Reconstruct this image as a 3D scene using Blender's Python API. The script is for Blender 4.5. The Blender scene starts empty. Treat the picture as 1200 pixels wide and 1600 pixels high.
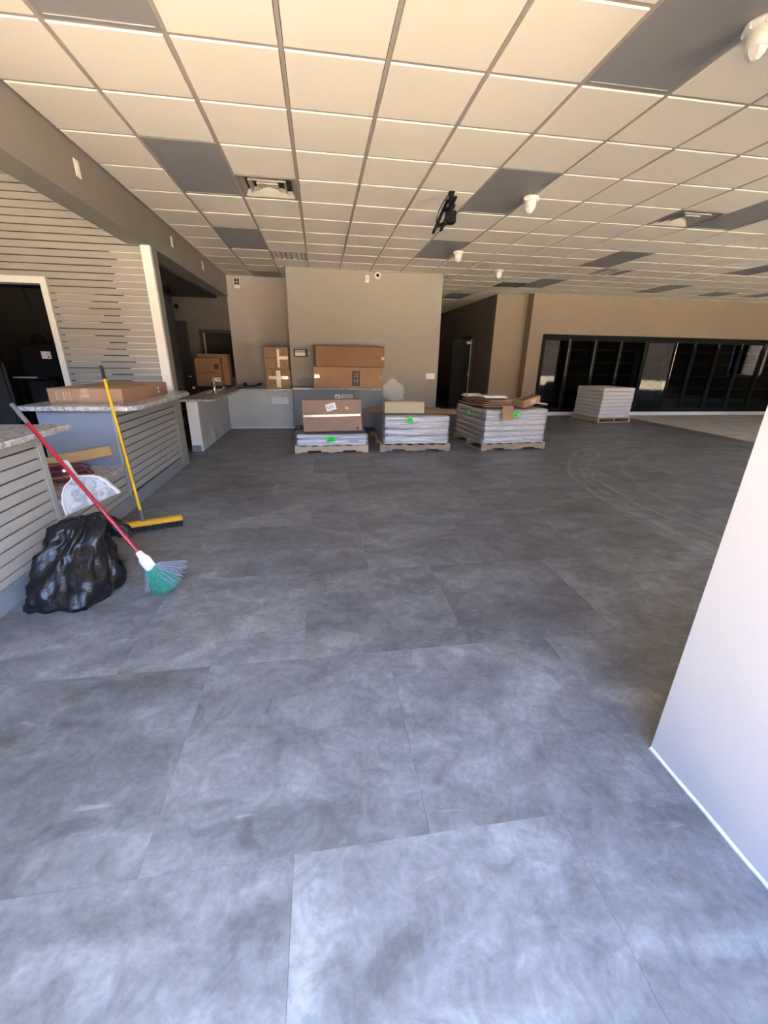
import bpy, bmesh, math, random
from mathutils import Vector, Matrix, noise

random.seed(7)
S = bpy.context.scene
COL = S.collection

# ------------------------------------------------------------------ camera
F_PX = 635.14
CAM = Vector((0.0, 0.0, 1.5))
RT = Vector((0.98900846, -0.14697635, 0.01613124))
UP = Vector((0.03737701, 0.35407293, 0.93447061))
FW = Vector((0.14305672, 0.92359640, -0.35567466))
cam_d = bpy.data.cameras.new('camera')
cam_d.sensor_fit = 'HORIZONTAL'
cam_d.sensor_width = 36.0
cam_d.lens = 36.0 * F_PX / 1200.0
cam_d.clip_start = 0.02
cam_d.clip_end = 400
cam = bpy.data.objects.new('camera', cam_d)
COL.objects.link(cam)
M = Matrix.Identity(4)
for i in range(3):
    M[i][0] = RT[i]; M[i][1] = UP[i]; M[i][2] = -FW[i]; M[i][3] = CAM[i]
cam.matrix_world = M
S.camera = cam

def project(p):
    v = Vector(p) - CAM
    d = v.dot(FW)
    if d < 0.05:
        return None
    return 600 + F_PX * v.dot(RT) / d, 800 - F_PX * v.dot(UP) / d

# ------------------------------------------------------------------ world, sun, exposure
W = bpy.data.worlds.new('world')
S.world = W
W.use_nodes = True
wn = W.node_tree
wn.nodes.clear()
sky = wn.nodes.new('ShaderNodeTexSky')
sky.sky_type = 'NISHITA'
sky.sun_disc = False
sky.sun_elevation = math.radians(52)
sky.sun_rotation = math.radians(150)
sky.air_density = 1.0
sky.dust_density = 1.0
bg = wn.nodes.new('ShaderNodeBackground')
bg.inputs['Strength'].default_value = 0.60
wo = wn.nodes.new('ShaderNodeOutputWorld')
wb = wn.nodes.new('ShaderNodeMix')          # camera white balance: the clear sky reads blue
wb.data_type = 'RGBA'
wb.blend_type = 'MULTIPLY'
wb.inputs[0].default_value = 1.0
wb.inputs[7].default_value = (0.72, 0.93, 1.22, 1)
wn.links.new(sky.outputs[0], wb.inputs[6])
wn.links.new(wb.outputs[2], bg.inputs[0])
wn.links.new(bg.outputs[0], wo.inputs[0])

sun_d = bpy.data.lights.new('sun', 'SUN')
sun_d.energy = 46.0
sun_d.angle = math.radians(0.6)
sun_d.color = (1.0, 0.90, 0.74)
sun = bpy.data.objects.new('sun', sun_d)
COL.objects.link(sun)
# light travels away from the building, towards -Y (the sun stands behind the shop)
sun.rotation_euler = Vector((0.30, -0.28, -0.91)).to_track_quat('-Z', 'Y').to_euler()

vs = S.view_settings
vs.view_transform = 'Standard'
vs.look = 'None'
vs.gamma = 1.0
vs.exposure = 2.12
vs.use_curve_mapping = False
S.cycles.max_bounces = 10
S.cycles.diffuse_bounces = 6
S.cycles.transparent_max_bounces = 16

# ------------------------------------------------------------------ helpers
def obj(name, bm, mat, parent=None, smooth=False):
    me = bpy.data.meshes.new(name)
    bm.normal_update()
    bm.to_mesh(me)
    bm.free()
    if smooth:
        for p in me.polygons:
            p.use_smooth = True
    mats = mat if isinstance(mat, (list, tuple)) else [mat]
    for m in mats:
        me.materials.append(m)
    o = bpy.data.objects.new(name, me)
    COL.objects.link(o)
    if parent is not None:
        o.parent = parent
    return o

def inst(name, me, loc=(0, 0, 0), rot=(0, 0, 0), parent=None):
    o = bpy.data.objects.new(name, me)
    COL.objects.link(o)
    o.location = loc
    o.rotation_euler = rot
    if parent is not None:
        o.parent = parent
    return o

def tag(o, label, cat, group=None):
    o['label'] = label
    o['category'] = cat
    if group:
        o['group'] = group
    return o

def thing(name, label, cat, loc=(0, 0, 0), rot=(0, 0, 0), group=None):
    o = bpy.data.objects.new(name, None)
    o.empty_display_size = 0.1
    COL.objects.link(o)
    o.location = loc
    o.rotation_euler = rot
    return tag(o, label, cat, group)

def struct(o, label=None):
    o['kind'] = 'structure'
    if label:
        o['label'] = label
    return o

def B(*specs, bevel=0.0, seg=1):
    """bmesh of axis boxes (x0,x1,y0,y1,z0,z1[,matrix])"""
    bm = bmesh.new()
    for s in specs:
        add_box(bm, *s)
    if bevel > 0:
        bmesh.ops.bevel(bm, geom=bm.edges[:], offset=bevel, segments=seg, affect='EDGES', clamp_overlap=True)
    return bm

def add_box(bm, x0, x1, y0, y1, z0, z1, mtx=None):
    r = bmesh.ops.create_cube(bm, size=1.0)
    vs_ = r['verts']
    m = Matrix.Translation(((x0 + x1) / 2, (y0 + y1) / 2, (z0 + z1) / 2)) @ Matrix.Diagonal((x1 - x0, y1 - y0, z1 - z0, 1))
    if mtx is not None:
        m = mtx @ m
    bmesh.ops.transform(bm, matrix=m, verts=vs_)
    return vs_

def add_tube(bm, pts, rad, seg=10, cap=True):
    """tube along points, rad a number or list"""
    pts = [Vector(p) for p in pts]
    n = len(pts)
    rads = rad if isinstance(rad, (list, tuple)) else [rad] * n
    rings = []
    prev = None
    for i, p in enumerate(pts):
        t = (pts[min(i + 1, n - 1)] - pts[max(i - 1, 0)]).normalized()
        if prev is None:
            a = Vector((0, 0, 1)) if abs(t.z) < 0.9 else Vector((1, 0, 0))
            u = t.cross(a).normalized()
        else:
            u = (prev - t * prev.dot(t)).normalized()
        prev = u
        v = t.cross(u)
        rings.append([bm.verts.new(p + (u * math.cos(2 * math.pi * k / seg) + v * math.sin(2 * math.pi * k / seg)) * rads[i]) for k in range(seg)])
    for a, b in zip(rings, rings[1:]):
        for k in range(seg):
            bm.faces.new((a[k], a[(k + 1) % seg], b[(k + 1) % seg], b[k]))
    if cap:
        bm.faces.new(rings[0][::-1])
        bm.faces.new(rings[-1])

def add_lathe(bm, prof, seg=20, mtx=None):
    rings = []
    new = []
    for r_, z in prof:
        ring = [bm.verts.new((r_ * math.cos(2 * math.pi * k / seg), r_ * math.sin(2 * math.pi * k / seg), z)) for k in range(seg)]
        rings.append(ring)
        new += ring
    for a, b in zip(rings, rings[1:]):
        for k in range(seg):
            bm.faces.new((a[k], a[(k + 1) % seg], b[(k + 1) % seg], b[k]))
    bm.faces.new(rings[0][::-1])
    bm.faces.new(rings[-1])
    if mtx is not None:
        bmesh.ops.transform(bm, matrix=mtx, verts=new)

def add_prism(bm, poly, z0, z1, mtx=None):
    lo = [bm.verts.new((x, y, z0)) for x, y in poly]
    hi = [bm.verts.new((x, y, z1)) for x, y in poly]
    n = len(poly)
    bm.faces.new(lo[::-1])
    bm.faces.new(hi)
    for i in range(n):
        bm.faces.new((lo[i], lo[(i + 1) % n], hi[(i + 1) % n], hi[i]))
    if mtx is not None:
        bmesh.ops.transform(bm, matrix=mtx, verts=lo + hi)

def fix(bm):
    bmesh.ops.recalc_face_normals(bm, faces=bm.faces[:])
    return bm

# ------------------------------------------------------------------ materials
MATS = {}

def mat(name, col, rough=0.6, metal=0.0, var=0.0, scale=8.0, bump=0.0, bscale=60.0, spec=0.5, stretch=(1, 1, 1), coat=0.0):
    m = bpy.data.materials.new(name)
    m.use_nodes = True
    nt = m.node_tree
    b = nt.nodes['Principled BSDF']
    b.inputs['Base Color'].default_value = (*col, 1)
    b.inputs['Roughness'].default_value = rough
    b.inputs['Metallic'].default_value = metal
    b.inputs['Specular IOR Level'].default_value = spec
    b.inputs['Coat Weight'].default_value = coat
    tc = nt.nodes.new('ShaderNodeTexCoord')
    mp = nt.nodes.new('ShaderNodeMapping')
    mp.inputs['Scale'].default_value = stretch
    nt.links.new(tc.outputs['Object'], mp.inputs['Vector'])
    nz = nt.nodes.new('ShaderNodeTexNoise')
    nz.inputs['Scale'].default_value = scale
    nz.inputs['Detail'].default_value = 6
    nt.links.new(mp.outputs[0], nz.inputs['Vector'])
    rp = nt.nodes.new('ShaderNodeValToRGB')
    v = max(var, 0.02)
    rp.color_ramp.elements[0].position = 0.3
    rp.color_ramp.elements[1].position = 0.7
    rp.color_ramp.elements[0].color = tuple(c * (1 - v) for c in col) + (1,)
    rp.color_ramp.elements[1].color = tuple(min(1, c * (1 + v)) for c in col) + (1,)
    nt.links.new(nz.outputs['Fac'], rp.inputs[0])
    nt.links.new(rp.outputs[0], b.inputs['Base Color'])
    if bump > 0:
        n2 = nt.nodes.new('ShaderNodeTexNoise')
        n2.inputs['Scale'].default_value = bscale
        n2.inputs['Detail'].default_value = 4
        nt.links.new(mp.outputs[0], n2.inputs['Vector'])
        bp = nt.nodes.new('ShaderNodeBump')
        bp.inputs['Strength'].default_value = bump
        bp.inputs['Distance'].default_value = 0.01
        nt.links.new(n2.outputs['Fac'], bp.inputs['Height'])
        nt.links.new(bp.outputs[0], b.inputs['Normal'])
    MATS[name] = m
    return m

class NG:
    """tiny node-graph helper"""
    def __init__(s, m):
        s.nt = m.node_tree
    def n(s, t, **kw):
        nd = s.nt.nodes.new(t)
        for k, v in kw.items():
            setattr(nd, k, v)
        return nd
    def l(s, a, b):
        s.nt.links.new(a, b)
    def math(s, op, a, b=None, c=None, clamp=False):
        nd = s.n('ShaderNodeMath', operation=op, use_clamp=clamp)
        for i, x in enumerate((a, b, c)):
            if x is None:
                continue
            if isinstance(x, (int, float)):
                nd.inputs[i].default_value = x
            else:
                s.l(x, nd.inputs[i])
        return nd.outputs[0]
    def noise(s, vec, scale, detail=5, rough=0.55, dist=0.0):
        nd = s.n('ShaderNodeTexNoise')
        nd.inputs['Scale'].default_value = scale
        nd.inputs['Detail'].default_value = detail
        nd.inputs['Roughness'].default_value = rough
        nd.inputs['Distortion'].default_value = dist
        s.l(vec, nd.inputs['Vector'])
        return nd.outputs['Fac']
    def ramp(s, fac, stops):
        nd = s.n('ShaderNodeValToRGB')
        e = nd.color_ramp.elements
        while len(e) < len(stops):
            e.new(0.5)
        for i, (p, c) in enumerate(stops):
            e[i].position = p
            e[i].color = (c[0], c[1], c[2], 1) if isinstance(c, (tuple, list)) else (c, c, c, 1)
        s.l(fac, nd.inputs[0])
        return nd.outputs[0]
    def mix(s, fac, a, b, mode='MIX'):
        nd = s.n('ShaderNodeMix', data_type='RGBA', blend_type=mode)
        for inp, x in ((0, fac), (6, a), (7, b)):
            if isinstance(x, (int, float)):
                nd.inputs[inp].default_value = x
            elif isinstance(x, (tuple, list)):
                nd.inputs[inp].default_value = (*x, 1)
            else:
                s.l(x, nd.inputs[inp])
        return nd.outputs[2]

def new_mat(name):
    m = bpy.data.materials.new(name)
    m.use_nodes = True
    MATS[name] = m
    return m, NG(m), m.node_tree.nodes['Principled BSDF']

# vinyl stone floor tile: mottled grey, every tile shifted, wheel tracks of dust on top
m, g, b = new_mat('floor_tile')
geo = g.n('ShaderNodeNewGeometry')
oi = g.n('ShaderNodeObjectInfo')
off = g.n('ShaderNodeVectorMath', operation='SCALE')
cmb = g.n('ShaderNodeCombineXYZ')
for i in range(3):
    g.l(g.math('MULTIPLY', oi.outputs['Random'], 37.0 + 11 * i), cmb.inputs[i])
addv = g.n('ShaderNodeVectorMath', operation='ADD')
g.l(geo.outputs['Position'], addv.inputs[0])
g.l(cmb.outputs[0], addv.inputs[1])
v = addv.outputs[0]
mp = g.n('ShaderNodeMapping')
mp.inputs['Scale'].default_value = (1.0, 1.7, 1.0)
g.l(v, mp.inputs['Vector'])
n1 = g.noise(mp.outputs[0], 2.1, 8, 0.62, 0.6)
n2 = g.noise(v, 9.0, 7, 0.65, 1.0)
n3 = g.noise(v, 46.0, 4, 0.7)
c1 = g.ramp(n1, [(0.32, (0.097, 0.104, 0.111)), (0.52, (0.150, 0.160, 0.169)), (0.70, (0.214, 0.227, 0.239))])
c2 = g.mix(0.46, c1, g.ramp(n2, [(0.35, 0.27), (0.66, 0.78)]), 'OVERLAY')
c3 = g.mix(0.30, c2, g.ramp(n3, [(0.35, 0.32), (0.68, 0.72)]), 'OVERLAY')
# pale scuffs
scv = g.n('ShaderNodeMapping')
scv.inputs['Rotation'].default_value = (0, 0, 0.7)
scv.inputs['Scale'].default_value = (3.0, 12.0, 1.0)
g.l(v, scv.inputs['Vector'])
sc = g.ramp(g.noise(scv.outputs[0], 1.3, 3, 0.5, 0.4), [(0.70, 0.0), (0.78, 1.0)])
c4 = g.mix(g.math('MULTIPLY', sc, 0.30), c3, (0.5, 0.5, 0.52))
# tile-to-tile tone
tone = g.math('MULTIPLY_ADD', oi.outputs['Random'], 0.34, 0.83)
hs = g.n('ShaderNodeHueSaturation')
g.l(tone, hs.inputs['Value'])
g.l(c4, hs.inputs['Color'])
# dust tracks: arcs of the pallet truck
sep = g.n('ShaderNodeSeparateXYZ')
g.l(geo.outputs['Position'], sep.inputs[0])
px, py = sep.outputs[0], sep.outputs[1]
nw = g.noise(geo.outputs['Position'], 1.6, 3)
track = None
for cx, cy, R_, wd, a in ((6.75, 3.75, 3.55, 0.05, 0.8), (6.75, 3.75, 3.28, 0.05, 0.6), (6.95, 3.55, 3.05, 0.07, 0.5), (7.6, 3.3, 4.35, 0.05, 0.5), (9.2, 10.0, 3.2, 0.06, 0.5), (9.2, 10.0, 2.9, 0.05, 0.4), (5.2, 12.2, 5.2, 0.05, 0.35)):
    dx = g.math('SUBTRACT', px, cx)
    dy = g.math('SUBTRACT', py, cy)
    d = g.math('SQRT', g.math('ADD', g.math('MULTIPLY', dx, dx), g.math('MULTIPLY', dy, dy)))
    d = g.math('ADD', d, g.math('MULTIPLY_ADD', nw, 0.3, -0.15))
    e_ = g.math('ABSOLUTE', g.math('SUBTRACT', d, R_))
    t = g.math('SUBTRACT', 1.0, g.math('DIVIDE', e_, wd), clamp=True)
    t = g.math('MULTIPLY', t, a)
    track = t if track is None else g.math('MAXIMUM', track, t)
brk = g.ramp(g.noise(geo.outputs['Position'], 5.0, 5), [(0.36, 0.1), (0.6, 1.0)])
track = g.math('MULTIPLY', g.math('MULTIPLY', track, brk), 0.6)
c5 = g.mix(track, hs.outputs[0], (0.45, 0.44, 0.43))
g.l(c5, b.inputs['Base Color'])
g.l(g.math('MULTIPLY_ADD', n2, 0.25, 0.34), b.inputs['Roughness'])
b.inputs['Specular IOR Level'].default_value = 0.4
bp = g.n('ShaderNodeBump')
bp.inputs['Strength'].default_value = 0.12
bp.inputs['Distance'].default_value = 0.004
g.l(n2, bp.inputs['Height'])
g.l(bp.outputs[0], b.inputs['Normal'])

# bare concrete
mat('concrete', (0.53, 0.50, 0.44), 0.75, var=0.18, scale=3.0, bump=0.1)
mat('subfloor', (0.16, 0.16, 0.16), 0.8)
mat('ground', (0.62, 0.50, 0.35), 0.9, var=0.08, scale=0.6)
mat('asphalt', (0.07, 0.068, 0.066), 0.9, var=0.1, scale=0.5)
mat('blocker_dark', (0.16, 0.12, 0.10), 0.9, var=0.1, scale=0.3)  # dark colour of the added row that blocks the horizon
mat('ceiling_tile', (0.85, 0.795, 0.70), 0.9, var=0.02, scale=90, bump=0.12, bscale=220)
mat('grid_metal', (0.42, 0.37, 0.32), 0.5, var=0.03)
mat('plenum', (0.12, 0.11, 0.10), 0.9)
mat('light_lens', (0.285, 0.285, 0.29), 0.45, var=0.03, scale=3)
mat('light_frame', (0.50, 0.46, 0.42), 0.45)
mat('vent_metal', (0.42, 0.40, 0.36), 0.45, var=0.05)
mat('vent_dark', (0.05, 0.045, 0.04), 0.7)
mat('vent_grey', (0.30, 0.28, 0.26), 0.6, var=0.08)
mat('beam_paint', (0.27, 0.25, 0.22), 0.75, var=0.05, scale=2.0)
mat('slat_paint', (0.345, 0.325, 0.29), 0.55, var=0.03, scale=6, stretch=(1, 1, 8))
mat('slat_glint', (0.80, 0.76, 0.69), 0.4)  # glints in the slots, painted as pale insert strips
mat('counter_slat', (0.385, 0.38, 0.36), 0.5, var=0.04, scale=5, stretch=(1, 1, 8))
mat('groove_dark', (0.03, 0.03, 0.03), 0.8)
mat('kick_blue', (0.23, 0.26, 0.30), 0.6, var=0.06)
mat('panel_blue', (0.225, 0.25, 0.305), 0.55, var=0.05, scale=3)
mat('corner_trim', (0.36, 0.37, 0.37), 0.5)
mat('white_trim', (0.85, 0.83, 0.79), 0.45, var=0.02)
mat('white_wall', (0.53, 0.52, 0.505), 0.6, var=0.02, scale=2.0)
mat('caulk', (0.80, 0.79, 0.75), 0.5, var=0.12, scale=25)
mat('cardboard', (0.36, 0.215, 0.125), 0.8, var=0.08, scale=3, bump=0.08, bscale=40)
mat('cardboard_dark', (0.28, 0.155, 0.085), 0.8, var=0.08, scale=3, bump=0.08, bscale=40)
mat('cardboard_pink', (0.32, 0.205, 0.150), 0.8, var=0.07, scale=3, bump=0.08, bscale=40)
mat('cardboard_beige', (0.46, 0.40, 0.28), 0.8, var=0.05, scale=3)
mat('seam_dark', (0.09, 0.05, 0.03), 0.9)
mat('tape', (0.72, 0.62, 0.50), 0.18, var=0.25, scale=60, coat=0.5)
mat('tape_clear', (0.52, 0.36, 0.25), 0.15, var=0.15, scale=40, coat=0.6)
mat('label_white', (0.85, 0.85, 0.86), 0.5)
mat('print_dark', (0.05, 0.05, 0.055), 0.6)
mat('print_grey', (0.35, 0.36, 0.40), 0.6)
mat('sticker_orange', (0.72, 0.42, 0.12), 0.5)
mat('green_label', (0.02, 0.75, 0.06), 0.5)
mat('pallet_wood', (0.52, 0.40, 0.28), 0.8, var=0.14, scale=7, stretch=(1, 6, 6), bump=0.1)
mat('pallet_wood_dark', (0.36, 0.25, 0.17), 0.8, var=0.16, scale=7, stretch=(1, 6, 6), bump=0.1)
mat('plank_yellow', (0.52, 0.33, 0.14), 0.7, var=0.14, scale=9, stretch=(1, 8, 8))
mat('carton_grey', (0.30, 0.285, 0.28), 0.6, var=0.10, scale=5, stretch=(1, 1, 5))
mat('carton_white', (0.60, 0.60, 0.64), 0.6, var=0.05, scale=5, stretch=(1, 1, 5))
mat('black_metal', (0.009, 0.009, 0.010), 0.6, spec=0.12)
mat('black_matte', (0.010, 0.0095, 0.009), 0.8)
mat('dark_panel', (0.035, 0.033, 0.032), 0.6)
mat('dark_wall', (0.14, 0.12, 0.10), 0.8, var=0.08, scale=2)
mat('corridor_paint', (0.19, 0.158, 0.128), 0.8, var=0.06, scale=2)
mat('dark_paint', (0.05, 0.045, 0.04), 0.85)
mat('chrome', (0.75, 0.75, 0.76), 0.12, metal=1.0)
mat('alu', (0.62, 0.62, 0.62), 0.35, metal=0.9)
mat('white_plastic', (0.82, 0.80, 0.76), 0.4)
mat('yellow_paint', (0.78, 0.46, 0.015), 0.35, var=0.06, scale=30)
mat('yellow_block', (0.70, 0.40, 0.02), 0.5, var=0.1, scale=20)
mat('bristle_black', (0.02, 0.02, 0.022), 0.8)
mat('red_paint', (0.30, 0.008, 0.025), 0.25, coat=0.4)
mat('grey_grip', (0.11, 0.11, 0.115), 0.6)
mat('bristle_green', (0.025, 0.25, 0.16), 0.6, var=0.3, scale=60)
mat('bristle_grey', (0.22, 0.24, 0.28), 0.6, var=0.3, scale=60)
mat('dustpan_white', (0.62, 0.62, 0.63), 0.35)
mat('cord_red', (0.16, 0.02, 0.035), 0.5)
mat('cabinet_grey', (0.185, 0.205, 0.225), 0.45, var=0.05, scale=3)
mat('half_wall', (0.56, 0.58, 0.57), 0.6, var=0.10, scale=2.5)
mat('cord_black', (0.015, 0.015, 0.015), 0.5)
mat('sill_white', (0.62, 0.60, 0.56), 0.6)

# dustpan face: white plastic smeared with grey dirt
m, g, b = new_mat('dustpan_dirty')
tc = g.n('ShaderNodeTexCoord')
d1 = g.ramp(g.noise(tc.outputs['Object'], 11, 5, 0.6, 1.5), [(0.45, 0.0), (0.58, 1.0)])
g.l(g.mix(g.math('MULTIPLY', d1, 0.55), (0.42, 0.44, 0.47), (0.10, 0.10, 0.11)), b.inputs['Base Color'])
b.inputs['Roughness'].default_value = 0.4

# granite worktop
m, g, b = new_mat('granite')
tc = g.n('ShaderNodeTexCoord')
sp = g.noise(tc.outputs['Object'], 34, 7, 0.78, 0.6)
sp2 = g.noise(tc.outputs['Object'], 9, 5, 0.6, 1.5)
g1 = g.ramp(sp, [(0.36, (0.13, 0.125, 0.125)), (0.47, (0.42, 0.41, 0.40)), (0.6, (0.64, 0.635, 0.63))])
g.l(g.mix(g.math('MULTIPLY', g.ramp(sp2, [(0.45, 0.0), (0.62, 1.0)]), 0.5), g1, (0.26, 0.24, 0.225)), b.inputs['Base Color'])
b.inputs['Roughness'].default_value = 0.22

# painted drywall with unfinished patches at given world places
def wall_mat(name, col, patches, pcol, rough=0.75):
    m, g, b = new_mat(name)
    geo = g.n('ShaderNodeNewGeometry')
    sep = g.n('ShaderNodeSeparateXYZ')
    g.l(geo.outputs['Position'], sep.inputs[0])
    base = g.ramp(g.noise(geo.outputs['Position'], 1.3, 4), [(0.3, tuple(c * 0.97 for c in col)), (0.7, tuple(c * 1.03 for c in col))])
    ns = g.noise(geo.outputs['Position'], 4.5, 5, 0.6)
    for (cx, cz, rx, rz, soft, pc) in patches:
        dx = g.math('DIVIDE', g.math('SUBTRACT', sep.outputs[0], cx), rx)
        dz = g.math('DIVIDE', g.math('SUBTRACT', sep.outputs[2], cz), rz)
        d = g.math('SQRT', g.math('ADD', g.math('MULTIPLY', dx, dx), g.math('MULTIPLY', dz, dz)))
        d = g.math('ADD', d, g.math('MULTIPLY_ADD', ns, 1.6, -0.8))
        f = g.math('DIVIDE', g.math('SUBTRACT', 1.0, d), soft, clamp=True)
        base = g.mix(g.math('MULTIPLY', f, 0.8), base, pc)
    g.l(base, b.inputs['Base Color'])
    b.inputs['Roughness'].default_value = rough
    return m

wall_mat('tan_wall', (0.35, 0.325, 0.28), [(1.62, 0.80, 0.28, 0.28, 0.25, (0.74, 0.72, 0.68)), (-0.30, 0.98, 0.26, 0.10, 0.3, (0.20, 0.21, 0.22))], None)
wall_mat('recess_wall', (0.52, 0.465, 0.42), [(-1.45, 1.6, 0.18, 0.75, 0.8, (0.62, 0.57, 0.52)), (-1.1, 1.55, 0.25, 0.3, 0.8, (0.44, 0.39, 0.355)), (-1.1, 2.6, 0.25, 0.5, 0.8, (0.56, 0.48, 0.43))], None)
wall_mat('cooler_wall', (0.29, 0.232, 0.17), [], None)

# half wall skim-coated drywall with white streaks
m, g, b = new_mat('skimmed')
tc = g.n('ShaderNodeTexCoord')
mpv = g.n('ShaderNodeMapping')
mpv.inputs['Scale'].default_value = (1.3, 1.3, 0.8)
g.l(tc.outputs['Object'], mpv.inputs['Vector'])
st = g.ramp(g.noise(mpv.outputs[0], 1.6, 3, 0.5, 0.5), [(0.50, 0.0), (0.68, 1.0)])
g.l(g.mix(g.math('MULTIPLY', st, 0.75), (0.44, 0.46, 0.46), (0.72, 0.74, 0.76)), b.inputs['Base Color'])
b.inputs['Roughness'].default_value = 0.65

# stretch film: glossy half-clear plastic with horizontal wrinkles
def film_mat(name, col, alpha):
    m = bpy.data.materials.new(name)
    m.use_nodes = True
    MATS[name] = m
    g = NG(m)
    nt = m.node_tree
    b = nt.nodes['Principled BSDF']
    out = nt.nodes['Material Output']
    b.inputs['Base Color'].default_value = (*col, 1)
    b.inputs['Roughness'].default_value = 0.17
    b.inputs['Metallic'].default_value = 0.7
    b.inputs['Specular IOR Level'].default_value = 0.8
    tc = g.n('ShaderNodeTexCoord')
    mp = g.n('ShaderNodeMapping')
    mp.inputs['Scale'].default_value = (1.2, 1.2, 9.0)
    g.l(tc.outputs['Object'], mp.inputs['Vector'])
    nz = g.noise(mp.outputs[0], 3.2, 5, 0.6, 0.8)
    bp = g.n('ShaderNodeBump')
    bp.inputs['Strength'].default_value = 0.9
    bp.inputs['Distance'].default_value = 0.03
    g.l(nz, bp.inputs['Height'])
    g.l(bp.outputs[0], b.inputs['Normal'])
    tr = g.n('ShaderNodeBsdfTransparent')
    mx = g.n('ShaderNodeMixShader')
    mx.inputs[0].default_value = alpha
    g.l(tr.outputs[0], mx.inputs[1])
    g.l(b.outputs[0], mx.inputs[2])
    g.l(mx.outputs[0], out.inputs[0])
    return m
film_mat('film', (0.74, 0.74, 0.77), 0.70)

# glazing
def glass_mat(name, tint, gloss=0.10, rough=0.0):
    m = bpy.data.materials.new(name)
    m.use_nodes = True
    MATS[name] = m
    g = NG(m)
    nt = m.node_tree
    nt.nodes.remove(nt.nodes['Principled BSDF'])
    out = nt.nodes['Material Output']
    tr = g.n('ShaderNodeBsdfTransparent')
    tr.inputs[0].default_value = (*tint, 1)
    gl = g.n('ShaderNodeBsdfGlossy')
    gl.inputs['Roughness'].default_value = rough
    fr = g.n('ShaderNodeFresnel')
    fr.inputs[0].default_value = 1.5
    mx = g.n('ShaderNodeMixShader')
    g.l(g.math('MULTIPLY', fr.outputs[0], gloss), mx.inputs[0])
    g.l(tr.outputs[0], mx.inputs[1])
    g.l(gl.outputs[0], mx.inputs[2])
    g.l(mx.outputs[0], out.inputs[0])
    return m
glass_mat('cooler_glass', (0.40, 0.42, 0.43), 0.42)
glass_mat('clear_glass', (0.94, 0.95, 0.95), 1.0)

# black bin-bag plastic
m, g, b = new_mat('bin_bag')
b.inputs['Base Color'].default_value = (0.008, 0.008, 0.010, 1)
b.inputs['Roughness'].default_value = 0.30
b.inputs['Specular IOR Level'].default_value = 0.36
tc = g.n('ShaderNodeTexCoord')
nz = g.noise(tc.outputs['Object'], 12, 4, 0.55, 1.5)
bp = g.n('ShaderNodeBump')
bp.inputs['Strength'].default_value = 0.30
bp.inputs['Distance'].default_value = 0.03
g.l(nz, bp.inputs['Height'])
g.l(bp.outputs[0], b.inputs['Normal'])

T = MATS

# ================================================================== STRUCTURE
H = 3.117           # ceiling height
XB = -1.95          # plane of beam and counter fronts
YB = 9.33           # face of the boxed-out wall
YR = 10.5           # recess / kitchen back wall
YC = 11.2           # cooler wall
YF = -0.7           # front (street) wall
XR = 18.0           # far right wall
XL = -6.0

# ---------------------------------------------------------------- ground outside
struct(obj('ground_pavement', B((-60, 60, -18.0, YF - 0.1, -0.25, -0.02)), T['ground']), 'sunlit pale paving outside the shopfront')
struct(obj('ground_street', B((-60, 60, -60, -18.0, -0.30, -0.12)), T['asphalt']), 'dark asphalt beyond the pavement')
struct(obj('sky_blocker', B((-60, -20, -34, -24, -0.12, 6.5), (-20, 25, -34, -25, -0.12, 6), (25, 60, -34, -24, -0.12, 7)), T['blocker_dark']), 'dark row added across the street to block the low sky')  # unseen row, added to cut low sky light on walls and far floor

# ---------------------------------------------------------------- floor
floor = struct(obj('floor', B((XL, XR, YF - 0.1, 17.0, -0.06, -0.006)), T['subfloor']), 'large grey stone-look vinyl tiles over the whole shop')
TS = 0.92
tile_bm = B((0.0003, TS - 0.0003, 0.0003, TS - 0.0003, -0.006, 0.0), bevel=0.0005)
tile_me = bpy.data.meshes.new('tile')
tile_bm.to_mesh(tile_me)
tile_bm.free()
tile_me.materials.append(T['floor_tile'])
rest = bmesh.new()
nfl = 0
XEDGE = 8.72
for j in range(-2, 13):
    y0 = 0.86 + TS * j
    xs = 0.31 if j % 2 == 0 else -0.14
    for i in range(-8, 11):
        x0 = xs + TS * i
        if x0 >= XEDGE or x0 + TS < XL or y0 > YC:
            continue
        vis = False
        for fx in (0, .25, .5, .75, 1):
            for fy in (0, .25, .5, .75, 1):
                p = project((x0 + TS * fx, y0 + TS * fy, 0))
                if p and -10 < p[0] < 1210 and p[1] < 1610 and (x0 + TS * fx > XB - 0.02):
                    vis = True
        if y0 + TS > YC:
            vis = False
        x1 = min(x0 + TS, XEDGE)
        if vis and x1 == x0 + TS:
            inst('tile', tile_me, (x0, y0, 0), parent=floor)
            nfl += 1
        elif vis:
            inst('tile', None, (0, 0, 0)) if False else obj('tile', B((x0 + .0009, x1, y0 + .0009, y0 + TS - .0009, -0.006, 0.0)), T['floor_tile'], floor)
            nfl += 1
        else:
            add_box(rest, x0 + .001, x1 - .001, y0 + .001, min(y0 + TS, 16.9) - .001, -0.006, 0.0)
o = obj('tile_field', rest, T['floor_tile'], floor)
o['kind'] = 'stuff'
# bare slab beyond the last tiles, and the corridor floor
struct(obj('floor_concrete', B((XEDGE + .002, XR, YF, YC, -0.006, -0.001)), T['concrete']), 'bare beige concrete strip in front of the cooler doors')
struct(obj('floor_corridor', B((2.4, 4.9, 12.83, 16.9, -0.006, -0.0005)), T['floor_tile']), 'dark end of the corridor floor')

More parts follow.
